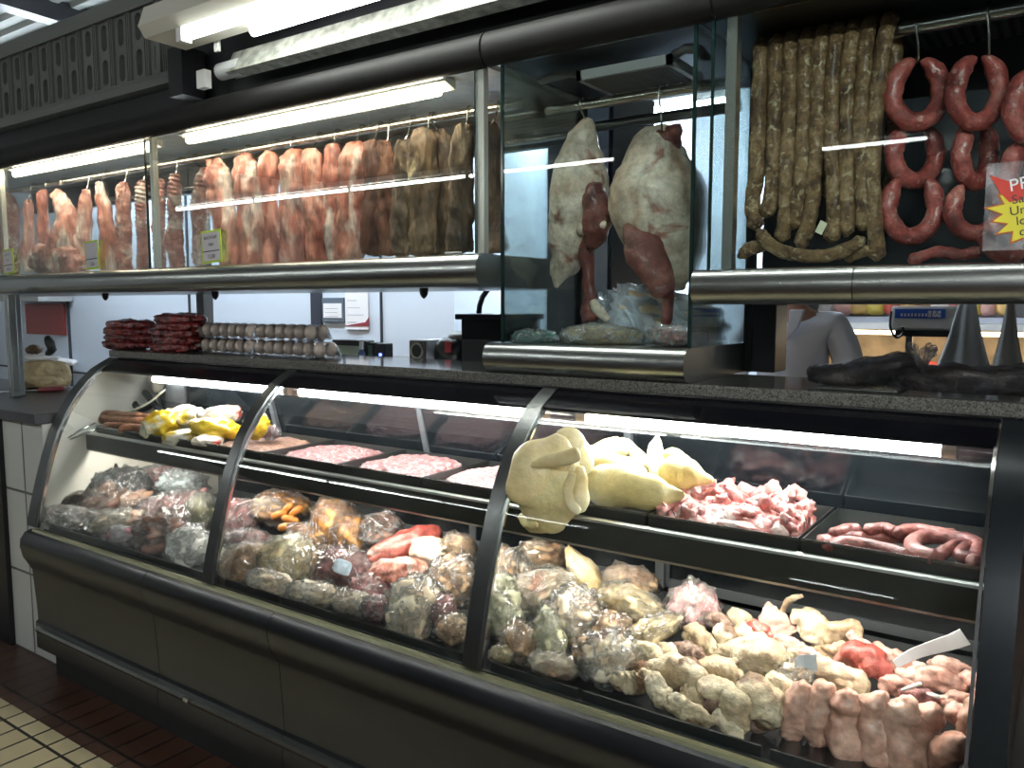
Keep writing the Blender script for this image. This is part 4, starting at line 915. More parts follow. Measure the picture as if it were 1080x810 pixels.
# things on the dark worktop left
LZ = 1.0765
p = aZ(43, 434, LZ); pB = Vector((p.x, 2.05, LZ))
p1, p2 = aY(30, 420, 2.08), aY(58, 420, 2.08)
tag(blob(Vector(((p1.x + p2.x) / 2, 2.1, LZ + .075)), ((p2.x - p1.x) / 2, .10, .075), None, 4, .2, 2, 3, 3.5).floor(LZ).build('brown_parcel', plain('brown_paper_parcel', (.40, .31, .17), .7, bump=.4, bscale=15, var=.25)), 'tan brown parcel on the dark worktop by the left wall', 'parcel')
c = Vector(((p1.x + p2.x) / 2, 2.1, LZ + .155))
tag(blob(c + Vector((.0, 0, .012)), (.10, .07, .018), None, 4, .6, 2.5, 8).floor(LZ + .145).build('white_cloth', PAPER, smooth=True), 'crumpled white cloth on top of the tan parcel', 'cloth')
tag(blob(c + Vector((-.07, -.01, .05)), (.045, .04, .028), None, 4, .2, 2, 6).build('brown_bun', plain('dark_bread', (.10, .06, .03), .5), smooth=True), 'dark brown lump resting on the white cloth', 'food')
tag(MB().tube([c + Vector((.06, 0, .03)), c + Vector((.10, 0, .055)), c + Vector((.09, 0, .09)), c + Vector((.06, 0, .11))], [.018, .022, .024, .02], 12).warp(.008, 30, 4).build('black_grip', RUBBER, smooth=True), 'black rubber grip standing against the parcel', 'grip')
p = aY(40, 437, 1.98); p.z = LZ
e = empty('knife', (p.x, p.y, LZ), 'knife with a dark red handle lying on the dark worktop', 'knife')
d = VR * .9 + VF * .5; d.normalize()
MB().tube([p + d * .01 + Vector((0, 0, .012)), p + d * .12 + Vector((0, 0, .014))], .013, 10, .7).build('handle', plain('red_handle', (.16, .02, .025), .35), e, smooth=True)
MB().obox(p - d * .09 + Vector((0, 0, .012)), (.2, .03, .003), Matrix((d, Vector((0, 0, 1)).cross(d), Vector((0, 0, 1)))).transposed()).build('blade', STEEL, e)
# black meat bags on the right of the granite
DARKM = meat('blackish_meat', [(.004, .003, .003), (.010, .006, .006), (.028, .018, .015)], 12, .4, .6, 40, coat=.15)
FILMD = film_mat('dull_film', .95, (.2, .2, .24), rough=.1, scale=20)
tr = aZ(862, 411, GZ); tr2 = aZ(946, 416, GZ)
tag(MB().box((tr.x, tr.y - .0, GZ), (tr2.x, tr.y + .2, GZ + .008)).build('metal_tray', STEEL, bevel=.003), 'thin flat metal tray under the left black meat bag', 'tray')
def dark_bag(S, Y, label, seed, extra=None):
    z = GZ + .0085
    mb = loft_px(S, Y, 1.6, 30, 24, .010, 14, seed, 3.2).floor(z)
    o = tag(mb.build('wrapped_meat', DARKM, smooth=True), label, 'meat')
    loft_px([(x, y, w + .9) for x, y, w in S], Y, 1.63, 30, 24, .013, 17, seed + 3, 3.2).floor(z - .0).build('plastic_wrap', FILMD, o, smooth=True)
    return o
dark_bag([(861, 397, 11), (880, 396, 12), (905, 394, 13), (930, 391, 15), (950, 388, 15), (965, 387, 11)], 2.02, 'long blackish plastic-wrapped meat piece on the metal tray', 3)
o = dark_bag([(946, 405, 8), (955, 401, 13), (975, 402, 15), (1000, 401, 15), (1040, 402, 16), (1080, 403, 16), (1110, 404, 12)], 1.97, 'bigger blackish wrapped meat with a tied plastic bunch, far right', 8)
c = aY(972, 392, 1.93); m = MB()
for k in range(9):
    a = k * .75; d = Vector((.5 * math.cos(a), .4 * math.sin(a), 1)); m = MB().tube([c + d * .0, c + d * .03, c + d * (.05 + .01 * math.sin(k * 3))], [.006, .004, .012 * (.5 + .5 * math.sin(k) ** 2)], 7, .25); m.build('bag_tuft', FILMD, o, smooth=True)
# plastic bags lying in the glass box
FZ = 1.4135
BAGW = film_mat('white_blue_bag', .12, (.66, .76, .90), rough=.3, scale=7, strength=.7)
YEL = meat('yellow_skin', [(.5, .36, .16), (.68, .55, .32), (.78, .68, .48)], 14, .35, .4, 50, coat=.4)
CHK = meat('pale_chicken', [(.62, .44, .28), (.80, .66, .48), (.88, .80, .68)], 12, .35, .5, 45, sss=.05, spots=((.68, .36, .24), .12, 10), grain=.2)
def px_blob(px, py, wpx, hpx, Y, dep, m, seed, name, label, cat, group=None, rot=0., amp=.3, freq=2., power=2.3, zmin=None, film=None, sub=4, fn=None, yaw=0., tilt=0., pt=None, fgrow=1.07, famp=1.4):
    """lump seen wpx x hpx at (px, py), centre at distance Y (or point pt), dep = half depth in m"""
    c = pt if pt is not None else aY(px, py, Y); s = depth(c) / FPX; fr_ = frame(rot, tilt, yaw); rad = (wpx * s / 2, dep, hpx * s / 2)
    mb = blob(c, rad, fr_, sub, amp, freq, seed, power, fn)
    if zmin is not None: mb.floor(zmin)
    o = tag(mb.build(name, m, smooth=True), label, cat, group)
    if film:
        f_ = blob(c, tuple(q * fgrow + .002 for q in rad), fr_, sub, amp * famp, freq * 1.5, seed + 2.2, power, fn)
        if zmin is not None: f_.floor(zmin)
        f_.build('plastic_film', film, o, smooth=True)
    return o
px_blob(703, 336, 118, 50, 2.25, .06, CHK, 3, 'bagged_meat', 'large lump of meat in white-blue plastic at the back of the glass box', 'meat bag', None, -14, .35, 2.2, 2.8, FZ, BAGW)
px_blob(652, 334, 56, 40, 2.24, .06, CHK, 13, 'bagged_meat', 'smaller white-blue plastic bag of meat behind the thin ham shank', 'meat bag', None, -8, .4, 2.5, 2.6, FZ, BAGW)
px_blob(636, 354, 82, 20, 2.0, .055, YEL, 5, 'bagged_meat', 'flat yellowish pack of chicken at the front of the glass box', 'meat bag', None, -2, .2, 2., 2.6, FZ, FILM)
px_blob(716, 355, 60, 20, 2.0, .05, PORKP, 6, 'bagged_meat', 'flat pale pack lying under the red shank in the glass box', 'meat bag', None, -3, .25, 2., 2.8, FZ, FILM)
px_blob(560, 356, 52, 14, 2.0, .06, plain('teal_plastic', (.08, .25, .2), .3), 7, 'plastic_bag', 'flat teal green plastic bag at the left front of the glass box', 'bag', None, 0, .4, 2.5, 2.6, FZ, FILM)
# ---- background beyond
e = empty('tall_cabinet', tuple(aY(606, 390, 3.1).to_2d()) + (0,), 'tall dark cabinet standing behind the glass box', 'cabinet')
xa, xb = aY(578, 200, 3.1).x, aY(646, 200, 3.1).x
MB().box((xa, 3.1, 0), (xb, 3.5, 2.45)).build('body', plain('dark_cabinet', (.02, .025, .035), .3), e)
MB().box((xa + .01, 3.08, .1), ((xa + xb) / 2 - .005, 3.1, 2.42)).build('door', plain('dark_cabinet_door', (.03, .04, .055), .25), e)
MB().box(((xa + xb) / 2 + .005, 3.08, .1), (xb - .01, 3.1, 2.42)).build('door', plain('blue_grey_door', (.06, .08, .11), .25), e)
# table with scale, right
wt = empty('work_table', (-.3, 3.0, 0), 'steel work table behind the granite at the right, under the scale', 'table')
MB().box((-1.0, 2.75, .98), (.6, 3.35, 1.01)).build('table_top', STEEL, wt)
for x in (-.96, .56):
    for y in (2.8, 3.3): MB().box((x - .02, y - .02, 0), (x + .02, y + .02, .98)).build('leg', STEEL, wt)
p = aY(975, 337, 3.0); l_, r_ = aY(941, 337, 3.0), aY(1010, 337, 3.0)
e = empty('weighing_scale', (p.x, 3.0, 1.011), 'white weighing scale head with a blue display on a dark pole', 'scale')
MB().box((l_.x, 2.97, p.z - .035), (r_.x + .04, 3.06, p.z + .045)).build('head', WPAINT, e, bevel=.008)
q0, q1 = aY(944, 331, 2.965), aY(997, 331, 2.965); qz0, qz1 = aY(944, 335.5, 2.965).z, p.z + .035
MB().box((q0.x, 2.962, qz0), (q1.x, 2.97, qz1)).build('display', plain('blue_display', (.03, .12, .6), .3), e)
for k in range(11):
    xx = q0.x + .018 + k * .0105; MB().box((xx, 2.9605, qz0 + .006), (xx + .006, 2.962, qz0 + .016)).build('digit', WPAINT, e)
for k in range(6):
    xx = q1.x - .05 + (k % 3) * .014; zz = qz0 + .004 + (k // 3) * .012; MB().box((xx, 2.9605, zz), (xx + .010, 2.962, zz + .009)).build('key', WPAINT, e)
MB().box((l_.x + .02, 2.94, p.z - .055), (r_.x + .03, 3.06, p.z - .035)).build('bracket', BLACK, e)
pp = aY(959, 360, 3.0); MB().box((pp.x - .01, 2.99, 1.011), (pp.x + .01, 3.01, p.z - .05)).build('pole', STEEL_D, e)
MB().box((pp.x - .12, 2.9, 1.011), (pp.x + .14, 3.15, 1.03)).build('base', STEEL_D, e, bevel=.004)
ca = [aY(940, 329, 2.9), aY(939, 345, 2.9), aY(945, 356, 2.9), aY(952, 352, 2.9), aY(952, 345, 2.9)]
MB().tube([Vector(q) for q in smooth_secs([tuple(v) for v in ca], 20)], .004, 6).build('cable', BLACK, e, smooth=True)
# grey cloths
CLOTH = plain('grey_white_cloth', (.42, .43, .44), .7, bump=.2, bscale=12)
def cloth(S, Y, label, seed, ridges):
    L = smooth_secs(S, 20); n = 40; rings = []
    for (xl, xr, y) in L:
        a_, b_ = aY(xl, y, Y), aY(xr, y, Y); c_ = (a_ + b_) / 2; w = (b_ - a_).length / 2; d = (b_ - a_).normalized()
        rings.append([c_ + d * (w * math.cos(2 * math.pi * j / n)) + Vector((0, 1, 0)) * (w * .55 * math.sin(2 * math.pi * j / n) * (1 + .35 * math.cos(ridges * 2 * math.pi * j / n + seed))) for j in range(n)])
    return tag(MB().rings(rings).build('hanging_cloth', CLOTH, smooth=True), label, 'cloth')
cloth([(1012, 1030, 318), (1008, 1031, 329), (1000, 1036, 355), (991, 1042, 378), (982, 1048, 400), (978, 1050, 412)], 2.5, 'grey-white cloth hanging in a wide triangle beside the scale', 1, 5)
cloth([(1062, 1070, 318), (1060, 1071, 329), (1054, 1074, 355), (1048, 1078, 378), (1043, 1082, 400), (1040, 1084, 412)], 2.45, 'grey-white cloth hanging in a narrow triangle at the far right', 4, 5)
# far stall with warm lights
e = empty('market_stall', (-.6, 5.9, 0), 'far market stall with warm strip lights under a white ledge', 'stall')
xl, xr = aY(868, 345, 5.8).x - .8, aY(1085, 345, 5.8).x + .8
zz = aY(930, 344, 5.8).z
MB().box((xl, 5.8, zz - .02), (xr, 6.4, zz + .02)).build('white_ledge', WPAINT, e)
MB().box((xl, 5.82, zz - .055), (xr, 5.85, zz - .03)).build('strip_light', emit('warm_strip', (1., .8, .5), 9.), e)
MB().box((xl, 6.3, .3), (xr, 6.4, zz - .02)).build('back_panel', plain('warm_back_panel', (.45, .36, .26), .5, bump=.2, bscale=8, var=.3), e)
MB().box((xl, 5.75, 0), (xr, 6.4, zz - .62)).build('counter', plain('brown_counter', (.2, .12, .07), .5), e)
z2 = aY(930, 335, 5.8).z
MB().box((xl, 6.1, zz + .02), (xr, 6.4, z2)).build('upper_step', plain('pale_step', (.5, .52, .6), .5), e)
random.seed(11)
WARES = [plain('ware_%d' % k, c, .5) for k, c in enumerate(((.7, .45, .15), (.75, .7, .65), (.5, .08, .06), (.65, .5, .1), (.25, .12, .05), (.7, .4, .35)))]
cn = ['orange', 'white', 'red', 'yellow', 'brown', 'pink']
for i in range(12):
    px = 872 + i * 17; k = [1, 5, 0, 3, 2, 0, 4, 1, 2, 3, 5, 0][i]; c = aY(px, 331, 6.2)
    tag(blob(Vector((c.x, 6.22, z2 + .066)), (.06 + .012 * math.sin(i), .06, .055), None, 3, .2, 2, i, 2.5).build('ware', WARES[k], smooth=True), '%s goods on the far stall step, %s from the white coat' % (cn[k], ORD(i)), 'goods', 'goods on the far stall')
for i in range(9):
    px = 885 + i * 24; k = [4, 0, 3, 4, 2, 5, 0, 4, 3][i]; c = aY(px, 372, 6.0)
    tag(blob(Vector((c.x, 6.05, zz - .62 + .192)), (.085, .06, .17 + .02 * math.sin(i * 2)), None, 3, .12, 2, i + 20, 3.).build('ware', WARES[k], smooth=True), 'tall %s packet in the lit far stall, %s from the white coat' % (cn[k], ORD(i)), 'goods', 'packets in the far stall')
# ============================================================ upper shelf of the case
SZ = .9715
TRAYM = plain('tray_steel', (.12, .125, .12), .33, .9, bump=.05, bscale=60)
TRAYD = plain('tray_steel_dark', (.10, .105, .10), .3, .9)
tx = [-3.34 + .36 * k for k in range(10)]
tl = ['holding the dark smoked pieces, first from the left end', 'under the yellow and white chicken packs', 'just left of the first divider, under the last yellow pack', 'with flat brownish meat, right of the first divider', 'with the wider heap of pink minced meat', 'with pink minced meat in the middle of the second window', 'with pale mince beside the second divider', 'under the cream tripe and skins', 'heaped with red meat chunks', 'with dark red sausages at the right end']
tray_groups = []
for k in range(9):
    a, b = tx[k] + .004, tx[k + 1] - .004; y0, y1 = 1.752, 2.08; zt = 1.018; w = .003
    lab = tl[k] if k < 2 else tl[k + 1] if k > 2 else tl[3]
    lab = [tl[0], tl[1], tl[2], tl[3], tl[4], tl[5], tl[7], tl[8], tl[9]][k]
    m = MB(); o_ = [(a, y0), (b, y0), (b, y1), (a, y1)]; i_ = [(a + w, y0 + w), (b - w, y0 + w), (b - w, y1 - w), (a + w, y1 - w)]
    m.add([(x, y, SZ) for x, y in o_] + [(x, y, zt) for x, y in o_] + [(x, y, zt) for x, y in i_] + [(x, y, SZ + w) for x, y in i_],
          [(0, 3, 2, 1)] + [(q, (q + 1) % 4, 4 + (q + 1) % 4, 4 + q) for q in range(4)] + [(4 + q, 4 + (q + 1) % 4, 8 + (q + 1) % 4, 8 + q) for q in range(4)] + [(8 + q, 8 + (q + 1) % 4, 12 + (q + 1) % 4, 12 + q) for q in range(4)] + [(12, 13, 14, 15)])
    t = tag(m.build('steel_tray', TRAYM), 'rectangular steel tray ' + lab, 'tray', 'steel trays on the case shelf')
    r = .004
    MB().box((a, y0 - .003, zt - .004), (b, y0, zt + .002)).build('rolled_edge', STEEL, t)
TB = SZ + .004
MINCE = meat('pink_mince', [(.26, .07, .07), (.48, .20, .19), (.62, .34, .32)], 60, .35, 1., 140, spots=((.8, .62, .58), .2, 70))
MINCEB = meat('brownish_strips', [(.30, .12, .07), (.52, .27, .18), (.66, .42, .32)], 30, .35, 1., 80, stretch=(1, 3, 1))
def mound(k, x0f, x1f, y0, y1, h, m, label, seed, amp=.25, name='minced_meat'):
    a, b = tx[k], tx[k + 1]; cx = a + (x0f + x1f) / 2 * .36; c = Vector((cx, (y0 + y1) / 2, TB + h * .25))
    mb = blob(c, ((x1f - x0f) * .18, (y1 - y0) / 2, h), None, 5, amp, 4., seed, 3.2).warp(.004, 60, seed)
    lo, hi = tx[k] + .011, tx[k + 1] - .011
    for i, v in enumerate(mb.v): mb.v[i] = Vector((min(max(v.x, lo), hi), min(max(v.y, 1.76), 2.07), max(v.z, TB)))
    return tag(mb.build(name, m, smooth=True), label, 'meat')
mound(2, .05, .95, 1.765, 2.055, .034, MINCEB, 'flat brown-pink meat strips in the tray right behind the first divider', 1, name='meat_strips')
mound(3, .05, .95, 1.765, 2.055, .036, MINCE, 'wide low heap of pink minced meat, first in the second window', 2)
mound(4, .08, .92, 1.765, 2.055, .040, MINCE, 'pink minced meat heap in the middle tray of the second window', 3)
mound(5, .05, .9, 1.765, 2.055, .04, meat('pale_mince', [(.32, .15, .14), (.52, .30, .29), (.64, .44, .41)], 50, .35, 1., 120), 'pale pink mince lump beside the second divider', 4)
# shelf things are placed where the sight line meets a sloping heap
def on(px, py, y0, z0, slope):
    w = ray(px, py); t = (z0 - slope * y0 - H) / (w.z - slope * w.y); return Vector((w.x * t, w.y * t, H + w.z * t))
BROWNP = meat('smoked_brown', [(.10, .03, .015), (.30, .12, .06), (.46, .24, .14)], 20, .35, .7, 60)
for i, (P, r, lb) in enumerate((([(103, 441), (120, 443), (140, 445), (158, 446)], 5, 'lower long'), ([(104, 438), (122, 438), (142, 440), (160, 441)], 5, 'upper long'), ([(112, 449), (130, 450), (150, 452)], 4.5, 'front short'), ([(128, 453), (142, 452), (158, 455)], 4, 'front stubby'))):
    PP = [on(x, y, 1.76, 1.02 + .012 * (i == 1), .22) for x, y in P]; PP = [Vector(q) for q in smooth_secs([tuple(v) for v in PP], 16)]
    tag(MB().tube(PP, r * depth(PP[3]) / FPX, 12).warp(.006, 30, i).build('smoked_piece', BROWNP, smooth=True), 'smoked reddish brown meat piece in the left end tray, ' + lb + ' one', 'meat', 'smoked pieces in the left end tray')
def pack_mat(name, c1, c2, c3, sc=7):
    return meat(name, [c1, c1, c2], sc, .22, .4, 30, spots=(c3, .3, 9), coat=.6)
YP = pack_mat('yellow_pack', (.72, .46, .01), (.76, .56, .06), (.80, .74, .60))
WP = pack_mat('white_red_pack', (.60, .52, .44), (.62, .48, .36), (.55, .08, .05))
WY_ = pack_mat('white_yellow_pack', (.62, .57, .46), (.62, .50, .28), (.66, .44, .02))
for px, py, w, h, rot, m, y, lb in ((169, 447, 40, 26, 25, YP, 1.80, 'yellow chicken pack leaning against the smoked pieces'), (193, 441, 46, 26, 8, WY_, 1.88, 'white and yellow chicken pack in the middle of the first window'),
        (232, 438, 46, 20, 8, WP, 1.92, 'white chicken pack with a red stripe, on top of the yellow ones'), (226, 452, 52, 22, -4, YP, 1.84, 'long yellow chicken pack under the white red-striped pack'),
        (192, 461, 40, 16, 6, YP, 1.79, 'flat yellow pack at the front edge of the tray'), (219, 465, 32, 12, -4, WP, 1.785, 'flat red and white pack at the front edge of the tray'), (271, 449, 26, 24, 40, YP, 1.87, 'yellow pack half hidden by the first divider')):
    px_blob(px, py, w, h, y, .055, m, px * .1, 'chicken_pack', lb, 'chicken pack', 'yellow and white chicken packs', rot, .3, 2.2, 2.4, TB, None)
px_blob(286, 456, 16, 12, 1.9, .03, REDS, 3, 'red_pack', 'small dark red pack right of the first divider', 'meat pack', None, 0, .3, 2.4, 2.5, TB, FILM)
# hose and tongs at the left end
hs = tag(MB().tube([Vector(q) for q in smooth_secs([tuple(aY(x, y, Y)) for x, y, Y in ((146, 404, 2.0), (143, 414, 1.99), (142, 426, 1.97), (149, 431, 1.96), (160, 426, 1.97), (153, 414, 1.99), (161, 424, 1.96), (173, 439, 1.95))], 50)], .014, 10).build('black_hose', RUBBER, smooth=True), 'black rubber hose coiled behind the smoked pieces', 'hose')
tag(MB().tube([Vector(q) for q in smooth_secs([tuple(aY(x, y, Y)) for x, y, Y in ((124, 438, 1.88), (140, 433, 1.90), (158, 424, 1.93), (172, 413, 1.96), (181, 407, 1.99))], 30)], .005, 8).build('pale_cable', plain('pale_cable', (.5, .47, .38), .5), smooth=True), 'thin pale cable arching over the black hose', 'cable')
px_blob(188, 426, 22, 62, 1.99, .03, plain('dark_motor', (.012, .012, .013), .6, bump=.3, bscale=20, var=.4), 5, 'dark_motor', 'dark grey motor block behind the yellow packs', 'motor', None, 0, .15, 2., 4., SZ + .001)
px_blob(166, 405, 12, 18, 2.0, .02, plain('cream_fitting', (.5, .42, .32), .5), 6, 'pipe_fitting', 'small cream pipe fitting beside the dark motor block', 'fitting', None, 0, .2, 2., 2.6)
e = empty('tongs', tuple(aY(86, 455, 1.7)), 'steel tongs sticking out of the left end tray toward the glass', 'tongs')
for d in (0, 5):
    MB().tube([aY(72 + d * .4, 462 + d * .3, 1.66), aY(84 + d, 454 + d * .6, 1.69), aY(100 + d, 446 + d, 1.76)], .0045, 8, .6).build('arm', CHROME, e, smooth=True)
# cream tripe and skins in the third window
FAT = meat('cream_fat', [(.56, .44, .20), (.70, .60, .33), (.78, .71, .48)], 7, .42, .3, 60, sss=.06, coat=.2, grain=.12)
FATY = meat('yellow_skin_fat', [(.62, .47, .18), (.76, .63, .32), (.84, .76, .52)], 7, .35, .25, 50, sss=.06, coat=.35, grain=.12)
# big folded slab hanging over the shelf edge
e = empty('tripe_fold', tuple(aY(580, 556, 1.71)), 'big folded slab of cream tripe hanging over the shelf edge beside the second divider', 'tripe')
FY = 1.69
loft_px([(592, 462, 9), (585, 475, 26), (578, 490, 37), (575, 508, 40), (574, 525, 39), (570, 540, 33), (562, 550, 20), (556, 556, 8)], FY, .34, 36, 30, .012, 9, 2.2, 2.5).build('slab', FAT, e, smooth=True)
loft_px([(583, 474, 8), (596, 478, 20), (610, 486, 20), (618, 496, 8)], 1.79, .9, 20, 20, .008, 12, 7.7).floor(TB).build('back_fold', FAT, e, smooth=True)
loft_px([(588, 463, 10), (598, 466, 17), (606, 474, 16)], 1.735, .7, 14, 18, .006, 12, 8.7).build('top_fold', FAT, e, smooth=True)
loft_px([(612, 492, 5), (612, 504, 9), (610, 518, 11), (611, 530, 10), (613, 538, 5)], FY - .028, .8, 24, 18, .004, 20, 3.2).build('rolled_fold', FATY, e, smooth=True)
loft_px([(560, 492, 2), (568, 489, 5), (585, 484, 7), (600, 481, 9), (609, 479, 8)], FY - .05, .6, 24, 16, .004, 20, 4.2).build('upper_fold', FAT, e, smooth=True)
loft_px([(604, 500, 4), (600, 515, 7), (603, 532, 6), (610, 540, 4)], FY - .052, .45, 20, 14, .003, 20, 4.9).build('lower_fold', FAT, e, smooth=True)
m = loft_px([(548, 544, 3), (556, 553, 4), (566, 553, 3)], FY - .03, .4, 14, 12, .004, 60, 5.2); m.build('frayed_hem', FATY, e, smooth=True)
px_b = lambda *a, **k: px_blob(*a, **k)
def lofted(S, Y, thick, m, seed, name, label, cat, group=None, amp=.008, freq=14, power=2.3, film=None, zmin=None, n=28, seg=24):
    mb = loft_px(S, Y, thick, n, seg, amp, freq, seed, power)
    if zmin: mb.floor(zmin)
    o = tag(mb.build(name, m, smooth=True), label, cat, group)
    if film:
        f_ = loft_px([tuple([s[0], s[1], s[2] * 1.06 + 1.0] + list(s[3:])) for s in S], Y, thick * 1.02, n, seg, amp * 1.5, freq * 1.5, seed + 3, power)
        if zmin: f_.floor(zmin)
        f_.build('plastic_film', film, o, smooth=True)
    return o
GT = 'cream skins in the third window'
lofted([(612, 476, 6), (630, 476, 10), (655, 472, 11), (662, 470, 7), (676, 485, 8), (692, 497, 4)], 1.95, 1.4, FATY, 5, 'tripe_piece', 'long cream tripe piece lying at the back of the heap', 'tripe', GT, zmin=TB)
lofted([(614, 492, 8), (640, 488, 12), (662, 492, 9), (680, 498, 4)], 1.90, 1.4, FATY, 6, 'tripe_piece', 'flat cream tripe piece tucked behind the smooth front bulge', 'tripe', GT, zmin=TB)
lofted([(616, 515, 14), (635, 513, 22), (660, 514, 23), (685, 518, 19), (705, 522, 11), (722, 521, 5)], 1.82, .8, FATY, 7, 'tripe_piece', 'smooth bulging cream tripe at the front of the tray', 'tripe', GT, amp=.01, zmin=TB)
lofted([(694, 459, 2), (692, 470, 7), (693, 483, 10), (699, 497, 12), (704, 508, 9)], 1.93, .4, FATY, 8, 'skin_piece', 'upright pointed cream skin like a leaf', 'skin', GT, zmin=TB)
lofted([(700, 500, 12), (712, 500, 18), (726, 500, 17), (740, 504, 9), (750, 506, 3)], 1.89, .8, FATY, 9, 'skin_piece', 'cream skin pouch with a pointed corner beside the red chunks', 'skin', GT, zmin=TB)
lofted([(700, 480, 4), (710, 480, 8), (722, 488, 7), (732, 494, 3)], 1.93, .5, FATY, 10, 'skin_piece', 'small cream skin flap between the leaf and the pouch', 'skin', GT, zmin=TB)
# red meat chunks
CHUNK = meat('red_pink_chunk', [(.25, .04, .035), (.55, .17, .14), (.74, .40, .34)], 22, .3, .7, 60, spots=((.82, .62, .56), .25, 18), coat=.4)
random.seed(5)
def chunk(px, py, L, r, rot, seed, y0, z0, sl, m=CHUNK, name='meat_chunk', label='', group='', dz=0.):
    c = on(px, py, y0, z0, sl); c = aY(px, py, max(c.y, 1.785)); c.x = min(max(c.x, tx[7] + .03), tx[8] - .03); s = depth(c) / FPX; fr_ = frame(rot, random.uniform(-20, 20), random.uniform(-25, 25))
    P = [c + fr_ @ Vector(((q - .5) * L * s, .006 * math.sin(q * 5 + seed), .25 * r * s * math.sin(q * 4 + seed * 2))) for q in (0, .2, .4, .6, .8, 1)]
    mb = MB().tube(P, [r * s * (.5 + .5 * abs(math.sin(1.3 * q + seed))) for q in range(6)], 16, .7).warp(.013, 30, seed).warp(.004, 80, seed + 4)
    mb.inside((tx[7] + .009, 1.757, TB), (tx[8] - .009, 2.07, 1.3))
    return tag(mb.build(name, m, smooth=True), label, 'meat', group)
cnt = 0
y = 519
while y < 572:
    xa = 690 + max(0, 546 - y) * 1.9; xb = min(886, 830 + (y - 515) * 2.0); x = xa
    while x < xb:
        yy = y + random.uniform(-3, 3) + (x - 790) * .05; rim = 545 + (x - 677) * .147
        if yy < rim - 3:
            chunk(x, yy, random.uniform(16, 30), random.uniform(6.5, 9.5), random.uniform(-60, 40), cnt, 1.785, 1.016, .26, label='glossy red-pink meat chunk in the heaped tray of the third window', group='red chunks in the heaped tray')
            cnt += 1
        x += random.uniform(15, 20)
    y += 7.5
mound(7, .06, .94, 1.765, 2.06, .055, CHUNK, 'bed of pressed red meat scraps under the red-pink chunks', 12, name='meat_scraps')
# dark red sausages in the right tray
DREDS = meat('dark_red_sausage', [(.13, .03, .025), (.33, .11, .09), (.48, .22, .18)], 18, .32, .5, 70, coat=.3)
def shelf_saus(P, r, seed, label, dz=0.):
    PP = [on(x, y, 1.76, 1.0 + dz, .10) for x, y in P]; PP = [Vector(q) for q in smooth_secs([tuple(v) for v in PP], 30)]
    for q in PP: q.x = min(q.x, -.118 - r * .0017); q.y = min(q.y, 2.05); q.z = max(q.z, TB + r * .0016)
    return tag(MB().tube(PP, r * depth(PP[5]) / FPX, 14).warp(.002, 40, seed).build('sausage', DREDS, smooth=True), label, 'sausage', 'dark red sausages in the right tray')
shelf_saus([(866, 571), (890, 567), (915, 567), (940, 566), (962, 567)], 7, 1, 'long dark red sausage lying straight across the right tray')
shelf_saus([(878, 562), (895, 558), (905, 558)], 6, 2, 'short dark red sausage end at the back left of the right tray', .015)
shelf_saus([(915, 559), (932, 557), (944, 561)], 6.5, 3, 'short bent dark red sausage at the back of the right tray', .02)
shelf_saus([(946, 562), (965, 558), (988, 562), (1005, 563)], 6.5, 4, 'dark red sausage along the back wall of the right tray', .02)
shelf_saus([(872, 576), (895, 572), (920, 576), (940, 580), (955, 585)], 7, 5, 'dark red sausage curving along the front of the right tray', .01)
shelf_saus([(890, 580), (905, 576), (925, 580), (945, 586)], 6, 6, 'thin dark red sausage tucked at the front rim of the right tray')
shelf_saus([(985, 588), (968, 582), (962, 572), (978, 566), (1000, 567), (1022, 571), (1040, 580)], 8.5, 7, 'large dark red sausage loop at the right of the tray', .02)
shelf_saus([(988, 588), (1005, 577), (1020, 576), (1012, 586), (1030, 588), (1044, 584)], 7, 8, 'dark red sausage curled inside the large loop', .02)
shelf_saus([(1040, 576), (1048, 584), (1046, 596)], 8, 9, 'dark red sausage end against the right end panel', .02)
# ============================================================ lower deck
DZ = .5735
def deck(px, py, back=0., lift=0., y0=1.60, z0=.655, sl=.27):
    return on(px, py, y0, z0 + lift, sl) + VF * back
def lump(px, py, w, h, rot, dep, m, seed, name, label, cat, group=None, film=None, amp=.28, freq=2.2, power=2.3, fn=None, tilt=-25, yaw=0, back=.0, fgrow=1.07, famp=1.4, sub=4, z0=.655):
    p = deck(px, py, dep * .35 + back, z0=z0); p.y = max(p.y, 1.585 + dep * .6); p = aY(px, py, p.y)
    return px_blob(px, py, w, h, 0, dep, m, seed, name, label, cat, group, rot, amp, freq, power, DZ, film, sub, fn, yaw, tilt, p, fgrow, famp)
CH2 = meat('yellow_chicken', [(.50, .34, .14), (.70, .56, .32), (.82, .73, .52)], 9, .35, .5, 40, sss=.05, coat=.3, grain=.25)
CHB = meat('roasted_brown', [(.38, .18, .08), (.66, .42, .24), (.82, .64, .44)], 12, .35, .6, 45, coat=.3, grain=.25)
ORG = meat('orange_smoked', [(.40, .12, .02), (.68, .28, .05), (.80, .46, .16)], 9, .3, .5, 40, coat=.4)
GRN = meat('greenish_cream', [(.46, .44, .24), (.64, .61, .40), (.76, .73, .55)], 8, .38, .4, 40, coat=.3)
PINKM = meat('pink_bag_meat', [(.55, .22, .22), (.74, .42, .42), (.84, .62, .60)], 12, .35, .4, 50, coat=.3)
REDM = meat('raw_red', [(.22, .03, .025), (.48, .10, .08), (.66, .28, .23)], 13, .3, .6, 50, coat=.4, spots=((.75, .55, .48), .12, 12))
DPINK = meat('dark_pink_ham', [(.22, .07, .07), (.42, .18, .18), (.58, .32, .31)], 16, .35, .6, 50, coat=.3)
SBR = meat('brown_sausage_row', [(.18, .07, .035), (.50, .24, .13), (.70, .44, .28)], 14, .28, .4, 60, coat=.5)
